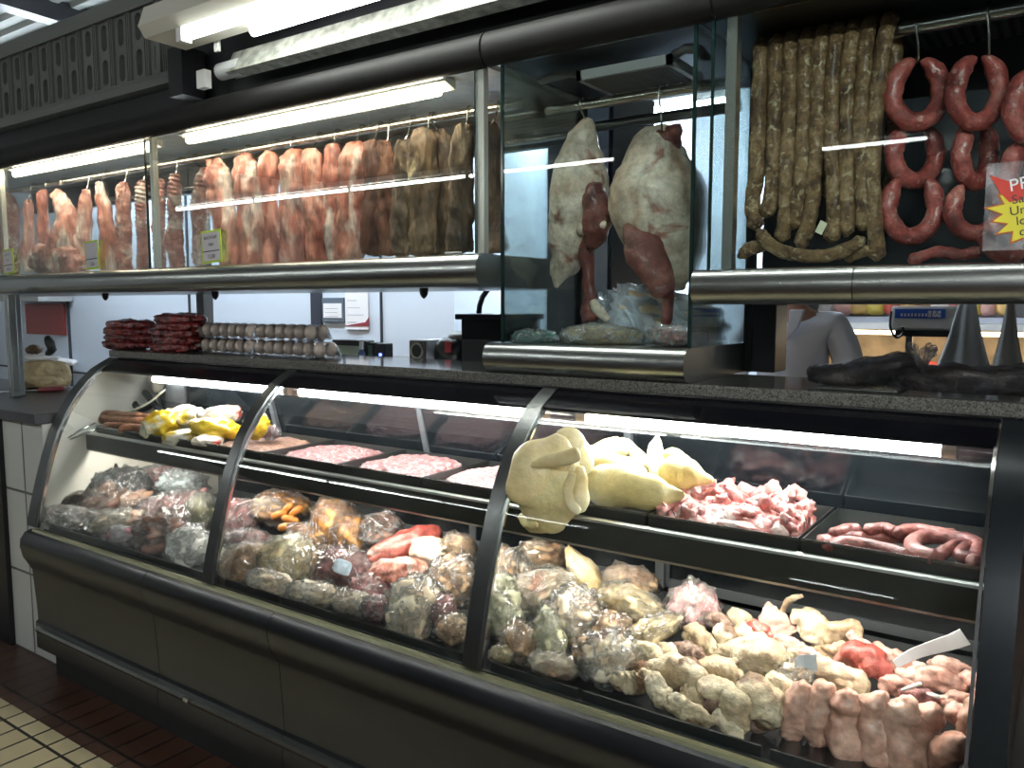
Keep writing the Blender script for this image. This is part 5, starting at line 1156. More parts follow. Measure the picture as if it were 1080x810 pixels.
SDK = meat('dark_sausage_row', [(.08, .03, .02), (.25, .11, .075), (.42, .22, .16)], 16, .28, .5, 60, coat=.5)
F1 = film_mat('meat_bag_film', .95, (.95, .93, .88), rough=.12); F2 = film_mat('white_bag_film', .86, (.93, .93, .93), rough=.16); F3 = film_mat('pale_bag_film', .9, (.93, .93, .84), rough=.16, scale=20)
def drum(taper=.4, hook_=.0):
    """plump at one side, drawn to a point at the other (a bird in its bag)"""
    def fn(p, v):
        t = (v.x + 1) / 2; k = 1 - taper * t ** 1.6; p.y *= k; p.z *= k; p.z += hook_ * abs(p.x) * t; return p
    return fn
def ridges(n, a=.16, ax='x'):
    def fn(p, v):
        u = v.x if ax == 'x' else v.z
        k = 1 + a * (abs(math.sin(n * u * 1.57)) - .5); p.y *= k
        if ax == 'x': p.z *= 1 + a * .5 * (abs(math.sin(n * u * 1.57)) - .5)
        else: p.x *= 1 + a * .3 * (abs(math.sin(n * u * 1.57)) - .5)
        return p
    return fn
GC = 'bagged birds in the third window'
B = lambda px, py, w, h, rot, dep, m, lb, film=F1, fn=None, seed=None, cat='bagged chicken', group=GC, name='bagged_chicken', **k: lump(px, py, w, h, rot, dep, m, seed if seed is not None else px * .07 + py * .013, name, lb, cat, group, film, fn=fn, **k)
# --- third window, left half
B(574, 588, 54, 36, 0, .08, CHB, 'brownish bagged bird at the back under the shelf edge', fn=drum(.3))
B(532, 602, 34, 48, 10, .07, CHB, 'brown wrinkled bag squeezed beside the second divider, at the back', F2)
B(552, 603, 34, 34, 40, .05, CHK, 'crumpled half-empty film bag between the two brown back bags', F2, back=.04)
B(614, 604, 62, 38, 118, .06, CH2, 'pale yellow pointed bird standing upright near the back', None, fn=drum(.7))
B(572, 621, 78, 46, 16, .085, CHK, 'largest pale bird in clear film, lying across the heap', fn=drum(.45))
B(529, 641, 44, 64, 8, .07, GRN, 'greenish cream bag standing against the second divider', F3)
B(608, 652, 56, 60, -30, .075, CHK, 'greyish bagged bird in the middle with crinkled shiny film', F2, fn=drum(.35))
B(666, 613, 56, 32, -12, .065, CHB, 'orange brown bagged bird at the back, left of the pink bag', fn=drum(.3))
B(668, 640, 74, 42, -20, .07, CH2, 'tan bird with a dark neck hole, below the orange brown one', F1, fn=drum(.4))
B(688, 667, 66, 34, 28, .06, CH2, 'tan bird lying slanted just above the first hoof', F1, fn=drum(.45))
B(642, 694, 60, 46, 14, .06, CHK, 'shiny clear bag with an orange tip at the front, beside the hooves', F2)
B(578, 672, 34, 62, 6, .05, GRN, 'upright pale green pointed bird in film at the front', F1, fn=lambda p, v: Vector((p.x * (1 - .55 * max(0, v.z)), p.y, p.z)))
B(548, 676, 34, 38, 20, .045, CHB, 'small brownish bird in film near the front lip', F1)
B(530, 690, 26, 18, 0, .035, CH2, 'smallest yellow lump at the foot of the second divider', F1)
B(584, 702, 50, 24, -12, .045, CHK, 'low pale bag lying along the front lip', F1)
B(622, 690, 34, 34, 0, .045, CHB, 'brown wrapped bird pressed under the greyish one', F1)
B(645, 664, 40, 40, -20, .05, CHB, 'brown bag filling the gap between greyish and tan birds', F1, back=.03)
B(500 + 90, 636 + 22, 30, 30, 10, .05, CHB, 'dark bird deep in the gap right of the greenish bag', F1, back=.05)
px = 732; lump(732, 640, 54, 46, -6, .06, PINKM, 4, 'bagged_mince', 'pink bag with a twisted top, right behind the hooves', 'bag of meat', None, F3, fn=lambda p, v: Vector((p.x * (1 - .4 * max(0, v.z)), p.y, p.z * 1.05)))
# --- hooves and trotters, cream
TROT = meat('cream_trotter', [(.40, .27, .15), (.68, .55, .37), (.80, .70, .54)], 9, .38, .8, 40, sss=.05, spots=((.22, .12, .07), .22, 14))
TCUT = meat('marrow_cut', [(.14, .07, .05), (.36, .22, .17), (.60, .45, .36)], 40, .4, 1., 90)
def trot(S, lb, seed, thick=.85, cut=None, m=TROT, group='cream hooves in the third window', cat='hoof', name='cow_hoof', amp=.006, back=.015, z0=.65):
    gw = 1.16 if m in (TROT, TCUT) else 1.1 if name == 'pig_trotter' else 1.18
    S = [(s[0], s[1], s[2] * gw) for s in S]
    cx = sum(s[0] for s in S) / len(S); cy = sum(s[1] for s in S) / len(S); p = deck(cx, cy, back, z0=z0); Y = max(p.y, 1.60)
    mb = loft_px(S, Y, thick, 36, 28, amp * 1.5, 26, seed, 2.4).warp(.003, 75, seed).floor(DZ)
    o = tag(mb.build(name, m, smooth=True), lb, cat, group)
    if cut:
        x, y, r = cut; c = aY(x, y, Y - .5 * r * .0016); s = depth(c) / FPX
        blob(c, (r * s, .35 * r * s, r * s), frame(20 * seed % 60 - 30), 3, .5, 3., seed).floor(DZ).build('cut_face', TCUT, o, smooth=True)
    return o
trot([(668, 692, 8), (680, 690, 12), (692, 696, 9), (694, 704, 5)], 'small cream hoof below the slanted tan bird', 1, cut=(692, 702, 5))
trot([(646, 714, 8), (662, 719, 11), (678, 716, 10), (682, 708, 5)], 'cream hoof with a brown cut end at the front lip, leftmost of the hooves', 2, cut=(655, 722, 8))
trot([(688, 704, 8), (706, 708, 15), (726, 712, 17), (738, 722, 12), (742, 732, 6)], 'wide cream hoof with two dark marrow holes', 3, cut=(720, 724, 10))
trot([(688, 712, 7), (693, 724, 10), (699, 738, 9), (703, 745, 5)], 'slim cream bone end standing left of the wide hoof', 4)
trot([(704, 740, 6), (722, 748, 10), (742, 756, 9), (752, 758, 4)], 'flat cream piece along the front lip below the wide hoof', 5)
trot([(740, 712, 10), (755, 708, 14), (770, 714, 13), (777, 722, 7)], 'rounded cream hoof in the middle of the heap', 6, cut=(772, 722, 8))
trot([(738, 738, 8), (752, 730, 14), (766, 738, 14), (772, 752, 9)], 'cream hoof showing a large ragged brown cut face', 7, cut=(756, 744, 14))
trot([(776, 732, 10), (777, 748, 12), (780, 764, 11), (781, 772, 6)], 'upright cream hoof beside the ragged brown cut', 8)
trot([(740, 684, 6), (760, 690, 9), (785, 684, 11), (805, 684, 13), (822, 692, 9)], 'long cream shank lying across the back of the hooves', 9)
trot([(722, 668, 7), (733, 672, 11), (745, 680, 10), (752, 690, 6)], 'cream knuckle below the pink bag', 10)
trot([(757, 662, 6), (766, 672, 11), (770, 684, 11), (762, 692, 6)], 'cream knuckle with a curled edge, right of the pink bag', 11)
trot([(712, 686, 7), (725, 690, 11), (738, 693, 8)], 'rough brownish joint among the cream hooves', 12, m=TCUT)
trot([(744, 652, 6), (757, 656, 8), (772, 660, 5)], 'small brown joint at the back beside the pink bag', 13, m=TCUT)
trot([(780, 700, 12), (796, 698, 19), (812, 700, 20), (828, 706, 13)], 'big pale hoof mass next to the white label', 14)
trot([(788, 722, 12), (800, 735, 19), (808, 750, 18), (804, 764, 9)], 'big cream hoof with grey hair at its foot', 15, cut=(800, 764, 11))
trot([(812, 716, 8), (826, 730, 13), (834, 748, 10), (838, 760, 5)], 'cream skin flap hanging beside the first pink foot', 16)
trot([(780, 662, 7), (788, 674, 9), (800, 680, 7)], 'cream bone end leaning on the pink ear', 17)
# bed of further hooves behind and between
for i, (S, lb) in enumerate((([(690, 682, 7), (706, 690, 10), (720, 698, 8)], 'cream hoof half hidden between the tan bird and the wide hoof'),
    ([(664, 704, 6), (680, 709, 9), (696, 716, 7)], 'cream piece wedged above the leftmost hoof'),
    ([(722, 730, 7), (733, 738, 9), (742, 748, 7)], 'cream piece in the dark gap before the ragged cut'),
    ([(760, 724, 7), (774, 728, 9), (790, 728, 7)], 'cream piece under the rounded middle hoof'),
    ([(742, 698, 6), (758, 702, 8), (778, 700, 7)], 'cream bone lying just under the long shank'),
    ([(756, 756, 7), (768, 766, 9), (782, 776, 6)], 'cream hoof tip low at the front, right of the ragged cut'),
    ([(800, 690, 7), (818, 688, 9), (838, 690, 7)], 'cream joint just left of the small white label'),
    ([(770, 646, 5), (784, 654, 7), (796, 662, 6)], 'cream chip at the back between pink bag and pink ear'),
    ([(826, 704, 7), (836, 716, 9), (842, 728, 7)], 'cream piece under the white film scrap'))):
    trot(S, lb, 60 + i, back=.035)
# --- pink ears, skins and raw pieces
EAR = meat('pink_skin', [(.55, .24, .18), (.76, .46, .38), (.85, .64, .54)], 8, .35, .3, 40, sss=.12)
TANS = meat('tan_skin', [(.45, .28, .16), (.64, .46, .30), (.76, .61, .44)], 8, .4, .4, 40, sss=.06)
trot([(810, 634, 2), (812, 645, 9), (816, 660, 17), (820, 672, 19), (826, 680, 10)], 'upright pink pig ear at the back', 20, .3, None, EAR, 'pink pieces at the right of the deck', 'pig ear', 'pig_ear')
trot([(824, 652, 2), (827, 640, 2.5), (834, 632, 3), (846, 628, 2)], 'thin curled tan tail rising behind the pink ear', 21, .9, None, TANS, None, 'tail', 'pig_tail', .001)
trot([(820, 676, 6), (838, 684, 9), (850, 690, 6)], 'striped pink fold at the foot of the pink ear', 22, .5, None, EAR, None, 'skin', 'pork_skin')
trot([(786, 668, 7), (800, 664, 8), (812, 670, 5)], 'dark red raw piece left of the pink ear', 23, .7, None, REDM, None, 'meat', 'raw_piece')
trot([(836, 650, 7), (850, 654, 13), (862, 666, 14), (868, 680, 8)], 'tan skin fold right of the pink ear', 24, .5, None, TANS, None, 'skin', 'pork_skin')
trot([(860, 674, 6), (880, 668, 10), (898, 664, 9), (906, 672, 5)], 'tan and mauve folded skin in the middle of the back row', 25, .6, None, TANS, None, 'skin', 'pork_skin')
trot([(896, 668, 4), (908, 682, 7), (922, 690, 6)], 'mauve skin flap sloping down to the raw red piece', 26, .4, None, EAR, None, 'skin', 'pork_skin')
trot([(884, 702, 8), (900, 694, 13), (918, 698, 14), (932, 710, 9), (938, 716, 4)], 'raw bright red piece under the mauve flap', 27, .7, None, REDM, None, 'meat', 'raw_piece')
trot([(854, 704, 6), (870, 706, 10), (888, 712, 10), (906, 722, 11), (916, 728, 6)], 'brown tan shank with its band of white label', 28, .8, None, TANS, None, 'meat', 'pork_shank')
trot([(940, 702, 6), (955, 704, 10), (972, 710, 8)], 'ribbed pink flap beside the long paper tag', 29, .5, None, EAR, None, 'meat', 'pork_skin')
trot([(950, 714, 8), (972, 716, 13), (995, 718, 13), (1015, 726, 8)], 'brownish pink folded foot behind the mauve scrap', 30, .6, None, EAR, 'pink pieces at the right of the deck', 'trotter', 'pig_trotter')
trot([(952, 734, 6), (970, 736, 10), (988, 742, 7)], 'mauve scrap with white bone tips', 31, .5, None, DPINK, None, 'meat', 'raw_piece')
trot([(984, 744, 6), (1004, 740, 9), (1024, 738, 8)], 'pinkish foot lying level below the folded one', 32, .8, None, EAR, 'pink pieces at the right of the deck', 'trotter', 'pig_trotter')
trot([(1012, 730, 8), (1026, 722, 14), (1038, 716, 9)], 'pink foot pushed into the far right corner', 33, .8, None, EAR, 'pink pieces at the right of the deck', 'trotter', 'pig_trotter')
for i, (S, lb, m_) in enumerate((([(858, 690, 6), (876, 690, 9), (894, 686, 7)], 'tan skin roll behind the raw red piece', TANS), ([(920, 684, 6), (938, 692, 9), (956, 698, 7)], 'pink skin roll left of the long paper tag', EAR),
    ([(930, 722, 7), (946, 724, 10), (962, 728, 8)], 'pink meat roll between the raw red piece and the mauve scrap', EAR), ([(866, 716, 7), (884, 722, 9), (902, 728, 7)], 'tan roll just behind the front row of pink feet', TANS),
    ([(1000, 756, 8), (1016, 752, 11), (1032, 756, 9)], 'pink roll low at the right end panel', EAR), ([(980, 700, 6), (1000, 704, 9), (1022, 708, 8)], 'pink skin roll behind the folded trotter at the right', EAR),
    ([(836, 690, 6), (852, 694, 8), (866, 698, 6)], 'pink scrap behind the brown tan shank', EAR))):
    trot(S, lb, 80 + i, .7, None, m_, None, 'skin', 'pork_skin', back=.04)
# --- row of pink feet at the front right
PF = meat('pink_foot', [(.52, .24, .17), (.74, .46, .36), (.85, .64, .53)], 6, .35, .35, 34, sss=.14)
feet = [([(850, 722, 7), (846, 735, 13), (840, 752, 15), (836, 768, 13), (835, 778, 8)], 'first pink foot of the front row, dark at its tip'),
        ([(870, 722, 8), (868, 738, 14), (864, 756, 15), (862, 774, 13), (862, 786, 7)], 'second pink foot of the front row, straight and plain'),
        ([(898, 730, 8), (893, 742, 15), (890, 752, 13), (890, 768, 17), (894, 790, 17), (898, 806, 9)], 'third pink foot of the front row, bent at the knuckle'),
        ([(930, 732, 8), (924, 744, 16), (918, 754, 13), (922, 774, 16), (926, 796, 17), (928, 815, 10)], 'fourth pink foot of the front row, with a pale knuckle'),
        ([(958, 738, 8), (952, 748, 16), (944, 760, 14), (948, 780, 16), (954, 800, 18), (958, 818, 10)], 'fifth pink foot of the front row, creased at the side'),
        ([(986, 746, 8), (980, 756, 16), (972, 766, 14), (978, 786, 16), (982, 806, 15)], 'sixth pink foot of the front row, brownish and half shaded'),
        ([(1020, 780, 8), (1006, 786, 15), (996, 798, 15), (992, 812, 10)], 'pink foot lying crosswise at the photo bottom'),
        ([(1034, 728, 6), (1030, 748, 12), (1026, 772, 14), (1028, 796, 13), (1026, 814, 8)], 'pink foot standing tall against the right end panel')]
for i, (S, lb) in enumerate(feet): trot(S, lb, 40 + i, .85, None, PF, 'pink feet in the front row', 'trotter', 'pig_trotter', .004, z0=.645)
# paper tags on the meat
def tagpaper(P, w, Y, label):
    a_, b_ = aY(*P[0], Y), aY(*P[1], Y + .03); d = (b_ - a_); L = d.length; d.normalize(); u = VF.cross(d).normalized(); n = 8; vs = []; th = .0012
    for i in range(n + 1):
        q = i / n; c = a_ + d * (L * q) + VF * (.008 * math.sin(q * 5)); ww = w * (.6 + .6 * q)
        for sg in (-1, 1):
            for t in (0, th): vs.append(c + u * (sg * ww / 2) + VF * t)
    fs = []
    for i in range(n):
        o = i * 4; fs += [(o, o + 2, o + 6, o + 4), (o + 1, o + 5, o + 7, o + 3), (o, o + 4, o + 5, o + 1), (o + 2, o + 3, o + 7, o + 6)]
    fs += [(0, 1, 3, 2), (n * 4, n * 4 + 2, n * 4 + 3, n * 4 + 1)]
    return tag(MB().add(vs, fs).build('paper_tag', PAPER), label, 'tag')
tagpaper([(944, 701), (1016, 670)], .034, 1.84, 'long white paper tag sticking up from the pink feet')
tagpaper([(838, 700), (860, 697)], .032, 1.66, 'small white label around the brown tan shank')
lump(838, 712, 34, 26, 0, .03, CHK, 3.3, 'film_scrap', 'crumpled white film under the small white label', 'film', None, F2)
for P, lb in (([(951, 728), (971, 721)], 'thin white bone tip on the mauve scrap'), ([(978, 731), (990, 735)], 'rounded white bone end beside the thin bone tip')):
    a_ = deck(*P[0]); b_ = deck(*P[1]); a_ = aY(*P[0], a_.y - .02); b_ = aY(*P[1], a_.y - .01)
    tag(MB().tube([a_, (a_ + b_) / 2, b_], [.003, .0045, .004] if 'thin' in lb else [.006, .008, .006], 8).build('bone_tip', WPAINT, smooth=True), lb, 'bone')
# --- second window
G2_ = 'bagged pieces in the second window'
C = lambda px, py, w, h, rot, dep, m, lb, film=F1, fn=None, name='bagged_meat', cat='bag of meat', group=G2_, **k: lump(px, py, w, h, rot, dep, m, px * .11 + py * .07, name, lb, cat, group, film, fn=fn, **k)
C(252, 549, 38, 42, -30, .06, DPINK, 'printed film pack of dark pink sausages beside the first divider', F2, ridges(5))
C(264, 571, 46, 22, -8, .055, DPINK, 'flat pack of speckled pink meat below the printed pack', F2)
C(288, 542, 58, 26, -14, .06, CHB, 'clear bag that holds the small orange sausages', film_mat('thin_clear_film', .88), fgrow=1.04)
for i, (x, y, r) in enumerate(((294, 543, 20), (303, 537, 50), (306, 548, -15), (312, 540, 40), (302, 556, 10))):
    p = deck(x, y, -.035); p = aY(x, y, p.y); d = frame(r) @ Vector((1, 0, 0))
    tag(MB().tube([p - d * .022, p + Vector((0, 0, .003)), p + d * .022], .0135, 12).build('orange_sausage', plain('orange_casing', (.72, .26, .05), .3, coat=.4) if i == 0 else bpy.data.materials['orange_casing'], smooth=True), 'short fat orange sausage in the clear bag of the second window', 'sausage', 'orange sausages in the clear bag')
C(300, 533, 56, 26, -10, .05, ORG, 'flat orange-brown piece behind the small orange sausages', F1, back=.04)
C(352, 556, 46, 58, 10, .07, ORG, 'big orange smoked piece in a clear bag with tied neck', F1)
C(370, 566, 30, 44, 0, .05, ORG, 'orange smoked piece tucked right behind the big one', F1, back=.02)
C(343, 537, 18, 30, -30, .03, GRN, 'twisted greenish bag neck rising behind the orange piece', F3)
C(321, 571, 42, 34, -20, .04, ORG, 'flat round orange-topped pack like a pizza in film', F2)
C(260, 595, 52, 40, 20, .06, CHB, 'golden meat in film at the front left of the second window', F1)
C(306, 592, 62, 56, -25, .06, CH2, 'cream triangular bag with wrinkled film, front of the second window', F3, fn=lambda p, v: Vector((p.x * (1 - .35 * max(0, v.z)), p.y, p.z)))
C(364, 602, 54, 44, -15, .065, DPINK, 'round dark pink ham in net with a pale blue label', F1)
p = deck(360, 598); p = aY(361, 598, p.y - .05)
blob(p, (.028, .004, .022), frame(-20, -20), 3, .1, 2, 1, 4.).build('label_patch', plain('pale_blue_label', (.55, .65, .75), .4, var=.3, bscale=60), bpy.data.objects[[o.name for o in COL.objects if o.get('label', '').startswith('round dark pink ham')][0]])
C(331, 627, 52, 26, -8, .05, CHK, 'low white film bag lying against the front lip', F2)
C(373, 636, 46, 24, -8, .05, CHK, 'low greyish bag at the front, below the round ham', F2)
C(399, 642, 32, 26, -14, .045, DPINK, 'small pinkish bag with a white label at the front lip', F2)
C(426, 577, 84, 28, 21, .05, REDM, 'long raw red piece lying slanted in the second window', None, fn=drum(-.35), name='meat_piece', cat='meat')
C(420, 603, 66, 32, 8, .05, PORK, 'thick pale-pink meat piece below the long red one', None, fn=drum(.3), name='meat_piece', cat='meat')
C(453, 582, 42, 30, -10, .05, CHK, 'cream meat block behind the brown bag by the second divider', None, name='meat_piece', cat='meat')
C(484, 577, 34, 26, -12, .05, CHB, 'orange brown pack with a bright film edge by the second divider', F1)
C(437, 644, 54, 66, -12, .06, CHK, 'large shiny white film bag standing at the front lip', F2)
C(474, 615, 44, 56, -18, .065, CHB, 'brown bird in wrinkled film just left of the second divider', F2)
C(478, 664, 30, 30, 0, .045, CHB, 'yellowish brown lump low beside the second divider', F1)
C(466, 645, 26, 36, 0, .045, DPINK, 'dark pink piece in the gap behind the yellowish lump', F1, back=.02)
C(402, 560, 40, 34, 20, .05, SDK, 'dark meat in glossy white film behind the slanted red piece', F2)
C(392, 622, 44, 34, 0, .045, DPINK, 'dark pink filler piece under the round ham', F1, back=.05)
C(285, 616, 50, 26, -12, .045, CHK, 'pale low bag between the golden meat and white bag', F2)
C(234, 590, 20, 22, 0, .04, CHK, 'white bag end peeking out by the first divider', F2)
C(340, 598, 30, 40, 0, .05, CHB, 'brown piece in the gap between cream bag and round ham', F1, back=.05)
# --- first window
G1_ = 'sausage packs in the first window'
D = lambda px, py, w, h, rot, dep, m, lb, film=F1, fn=None, group=G1_, **k: lump(px, py, w, h, rot, dep, m, px * .17 + py * .03, 'sausage_pack', lb, 'sausage pack', group, film, fn=fn, **k)
film_mat('wrap_film', .97, (.9, .9, .9), rough=.1, scale=14, strength=.5)
def link_pack(px, py, w, h, rot, dep, m, lb, n, film=F1, lift=0.):
    p = deck(px, py, dep * .35); p.y = max(p.y, 1.585 + dep * .6); p = aY(px, py, p.y); sc = depth(p) / FPX; fr_ = frame(rot, -30)
    W, Hh = w * sc, h * sc; e = empty('sausage_pack', (p.x, p.y, p.z - Hh / 2), lb, 'sausage pack', G1_)
    r = W / n * .56
    for k in range(n):
        u = (k + .5) / n - .5; bulge = Hh * .22 * math.cos(u * 2.6)
        P = [p + fr_ @ Vector((u * W + .10 * W * q, -dep * .15 * (1 - q * q) - .004 * (k % 2), Hh * .42 * q + bulge * (1 - abs(q)) * .5)) for q in (-1, -.6, -.2, .2, .6, 1)]
        MB().tube(P, [r * .6, r * 1.02, r * 1.1, r * 1.1, r * 1.02, r * .55], 12).warp(.002, 60, k + px).floor(DZ).build('sausage', m, e, smooth=True)
    blob(p, (W * .56, dep * .5, Hh * .6), fr_, 4, .25, 2.4, px * .1, 3.2).floor(DZ).build('plastic_film', film, e, smooth=True)
link_pack(86, 549, 78, 22, -8, .09, SDK, 'dark sausage pack at the bottom of the left stack', 8)
link_pack(84, 533, 74, 26, -8, .09, SDK, 'dark sausage pack in the middle of the left stack', 8)
D(90, 517, 50, 14, 5, .08, SBR, 'flat brown pack under the light brown sausages', F1, ridges(5))
link_pack(122, 522, 66, 28, -14, .08, SBR, 'light brown sausage pack on top, its links side by side', 9, bpy.data.materials['wrap_film'])
link_pack(165, 506, 50, 28, 16, .07, REDM, 'red sausage pack in shiny film at the back', 6, F2)
link_pack(182, 536, 66, 32, 12, .075, DPINK, 'pink sausage pack leaning on the dark knobbly one', 8)
D(172, 565, 54, 44, 6, .07, SDK, 'dark knobbly sausage pack at the front', F1, ridges(5, .35, 'z'), amp=.5)
D(199, 578, 42, 44, -4, .055, plain('white_printed_bag', (.72, .70, .66), .4, var=.25, bscale=22), 'white printed bag beside the first divider', F2)
D(126, 551, 56, 22, 8, .05, CHK, 'loose white film bag between the dark packs', F2, amp=.5)
D(132, 566, 42, 20, -6, .045, pack_mat('pink_white_print', (.72, .70, .72), (.70, .40, .45), (.5, .08, .15)), 'white and pink printed pack at the front lip', F2)
D(94, 514, 60, 44, -6, .06, plain('pale_grey_plastic', (.45, .50, .50), .3), 'large pale plastic bag at the back left', F2, amp=.5)
D(136, 514, 50, 38, -6, .06, plain('dark_plastic', (.03, .03, .035), .3), 'dark plastic pack at the back middle', F1)
D(192, 512, 44, 30, -16, .055, plain('grey_film_pack', (.4, .45, .46), .3), 'grey crumpled film pack behind the pink sausages', F2, amp=.5)
D(210, 545, 26, 50, 0, .05, plain('olive_pack', (.16, .15, .08), .35, var=.4, bscale=15), 'olive dark pack right beside the first divider', F1)
# front trays of the deck: black lips with gaps
for i, (a, b) in enumerate(((-3.38, -2.30), (-2.22, -1.96), (-1.945, -1.22), (-1.15, -.90), (-.885, -.47), (-.452, -.11))):
    m = MB().prism([(1.5605, .5735), (1.5605, .632), (1.567, .632), (1.567, .58), (1.60, .577), (1.60, .5735)], a, b)
    tag(m.build('deck_tray', plain('black_tray_%d' % i, (.03, .034, .035), .35, .4)), 'low black tray edge behind the glass, ' + ['in the first window', 'first in the second window', 'long one in the second window', 'under the birds in the third window', 'under the hooves', 'under the pink feet'][i], 'tray', 'low black trays at the deck front')
# print on the white bag
# ============================================================ the butcher
SKIN = plain('skin', (.45, .25, .17), .5); HAIR = plain('dark_hair', (.015, .01, .008), .6); COAT = plain('white_coat', (.66, .68, .74), .75, bump=.25, bscale=9)
TROUS = plain('white_trousers', (.5, .5, .52), .8)
bx, by = aY(838, 360, 4.0).x, 4.0
pr = empty('person', (bx, by, 0), 'person in a white coat leaning forward behind the granite, at the black meat bag', 'person')
def skin_body(nodes, edges, radii, name, m, parent, sub=2):
    me = bpy.data.meshes.new(name); me.from_pydata([Vector(n) for n in nodes], edges, [])
    o = bpy.data.objects.new(name, me); COL.objects.link(o)
    md = o.modifiers.new('skin', 'SKIN'); md.use_smooth_shade = True; me_sk = me.skin_vertices[0].data if me.skin_vertices else None
    for i, r in enumerate(radii):
        me.skin_vertices[0].data[i].radius = r if isinstance(r, tuple) else (r, r)
    me.skin_vertices[0].data[0].use_root = True
    sb = o.modifiers.new('sub', 'SUBSURF'); sb.levels = sub; sb.render_levels = sub
    bpy.context.view_layer.update(); dg = bpy.context.evaluated_depsgraph_get()
    m2 = bpy.data.meshes.new_from_object(o.evaluated_get(dg)); bpy.data.objects.remove(o); m2.name = name; m2.materials.clear(); m2.materials.append(m)
    for p in m2.polygons: p.use_smooth = True
    q = bpy.data.objects.new(name, m2); COL.objects.link(q); q.parent = parent; q.matrix_world = parent.matrix_world.copy(); return q
# skeleton, metres, facing -Y
N = [(0, 0, .95), (0, -.01, 1.12), (0, -.03, 1.30), (0, -.03, 1.42), (0, -.04, 1.50), (0, -.06, 1.57), (0, -.075, 1.66), (0, -.06, 1.735),
     (.19, -.02, 1.42), (.27, -.06, 1.18), (.22, -.28, 1.04), (.20, -.36, 1.03), (-.19, -.02, 1.42), (-.27, -.06, 1.18), (-.22, -.28, 1.04), (-.20, -.36, 1.03),
     (.10, 0, .88), (.11, -.02, .48), (.11, .02, .09), (.12, -.10, .035), (-.10, 0, .88), (-.11, -.02, .48), (-.11, .02, .09), (-.12, -.10, .035)]
E_ = [(0, 1), (1, 2), (2, 3), (3, 4), (4, 5), (5, 6), (6, 7), (3, 8), (8, 9), (9, 10), (10, 11), (3, 12), (12, 13), (13, 14), (14, 15), (0, 16), (16, 17), (17, 18), (18, 19), (0, 20), (20, 21), (21, 22), (22, 23)]
RR = [(.15, .10), (.15, .10), (.165, .11), (.12, .09), .06, (.062, .07), (.076, .095), (.06, .08), .07, .052, .036, .03, .07, .052, .036, .03, .085, .06, .042, .04, .085, .06, .042, .04]
body = skin_body(N, E_, RR, 'body', SKIN, pr)
# coat: same skeleton, fuller, ending at neck, wrists and mid thigh
NC = [(0, 0, .95), (0, -.01, 1.12), (0, -.03, 1.30), (0, -.025, 1.41), (.18, -.02, 1.42), (.245, -.03, 1.32), (.275, -.06, 1.18), (.25, -.17, 1.10), (.22, -.275, 1.045), (-.18, -.02, 1.42), (-.245, -.03, 1.32), (-.275, -.06, 1.18), (-.25, -.17, 1.10), (-.22, -.275, 1.045), (0, .0, .62)]
EC = [(0, 1), (1, 2), (2, 3), (3, 4), (4, 5), (5, 6), (6, 7), (7, 8), (3, 9), (9, 10), (10, 11), (11, 12), (12, 13), (0, 14)]
RC = [(.19, .14), (.185, .135), (.195, .14), (.14, .105), .088, .08, .072, .062, .054, .088, .08, .072, .062, .054, (.20, .15)]
coat = skin_body(NC, EC, RC, 'coat', COAT, pr)
NT = [(0, 0, .93), (.10, 0, .86), (.112, -.02, .48), (.112, .015, .12), (-.10, 0, .86), (-.112, -.02, .48), (-.112, .015, .12)]
skin_body(NT, [(0, 1), (1, 2), (2, 3), (0, 4), (4, 5), (5, 6)], [(.13, .11), .10, .075, .065, .10, .075, .065], 'trousers', TROUS, pr)
hv = blob(Vector((bx, by - .055, 1.70)), (.083, .102, .085), None, 4, .08, 4, 2)
for i, v in enumerate(hv.v):
    if v.y < by - .11 and v.z < 1.715: hv.v[i] = Vector((v.x, by - .11 + (v.y - by + .11) * .05, v.z))
hv.build('hair', HAIR, pr, smooth=True)
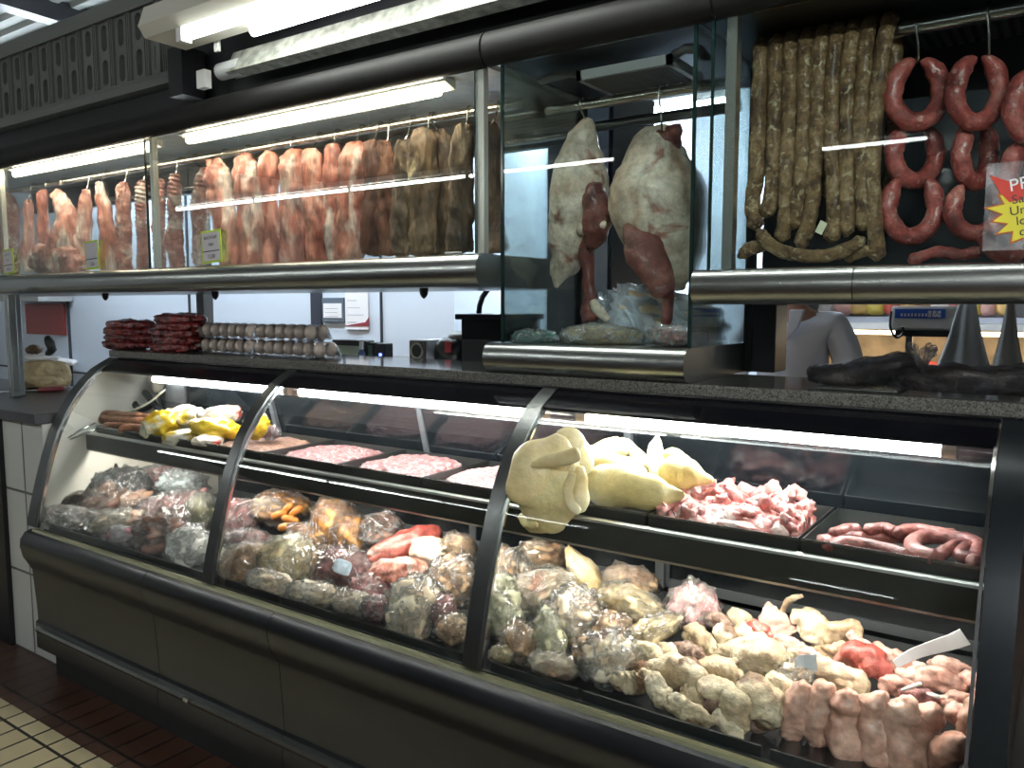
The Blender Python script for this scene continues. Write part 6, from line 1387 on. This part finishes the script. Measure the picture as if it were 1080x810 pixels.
for sx in (-1, 1):
    blob(Vector((bx + sx * .030, by - .163, 1.672)), (.012, .006, .008), None, 2).build('eye', WPAINT, pr, smooth=True)
    blob(Vector((bx + sx * .030, by - .169, 1.672)), (.005, .003, .005), None, 2).build('iris', HAIR, pr, smooth=True)
    blob(Vector((bx + sx * .078, by - .07, 1.66)), (.012, .022, .032), None, 3).build('ear', SKIN, pr, smooth=True)
    # hand: palm, four fingers, thumb
    hx = bx + sx * .20; pc = Vector((hx, by - .41, 1.022))
    NH = [(sx * .20, -.36, 1.03), (sx * .20, -.40, 1.026), (sx * .20, -.435, 1.02)]; EH = [(0, 1), (1, 2)]; RH = [(.026, .018), (.036, .016), (.034, .014)]
    for f in range(4):
        o = (f - 1.5) * .019; L_ = (.075, .085, .08, .062)[f]; k0 = len(NH)
        NH += [(sx * .20 + o * .9, -.437, 1.02), (sx * .20 + o, -.437 - L_ * .5, 1.016), (sx * .20 + o * 1.05, -.437 - L_ * .85, 1.000), (sx * .20 + o * 1.05, -.437 - L_, .985)]
        EH += [(2, k0), (k0, k0 + 1), (k0 + 1, k0 + 2), (k0 + 2, k0 + 3)]; RH += [.010, .009, .008, .007]
    k0 = len(NH); NH += [(sx * .17, -.395, 1.02), (sx * .145, -.43, 1.01), (sx * .14, -.455, 1.0)]; EH += [(1, k0), (k0, k0 + 1), (k0 + 1, k0 + 2)]; RH += [.012, .010, .008]
    skin_body(NH, EH, RH, 'hand', SKIN, pr)
blob(Vector((bx, by - .178, 1.645)), (.013, .018, .024), None, 3).build('nose', SKIN, pr, smooth=True)
blob(Vector((bx, by - .160, 1.610)), (.024, .008, .007), None, 3).build('mouth', plain('lips', (.35, .13, .11), .5), pr, smooth=True)
for sx in (-1, 1):
    MB().prism([(bx + sx * .005, 1.36), (bx + sx * .02, 1.50), (bx + sx * .085, 1.50), (bx + sx * .06, 1.42)], by - .17, by - .145, 'y').build('lapel', COAT, pr, bevel=.004)
# ============================================================ view
vs = scn.view_settings; vs.view_transform = 'Standard'; vs.look = 'None'; vs.gamma = 1; vs.use_curve_mapping = False; vs.exposure = EXPO
scn.cycles.transparent_max_bounces = 24; scn.cycles.max_bounces = 10; scn.cycles.glossy_bounces = 6
scn.cycles.use_denoising = True
scn.cycles.sample_clamp_indirect = 6.
bpy.context.view_layer.update()
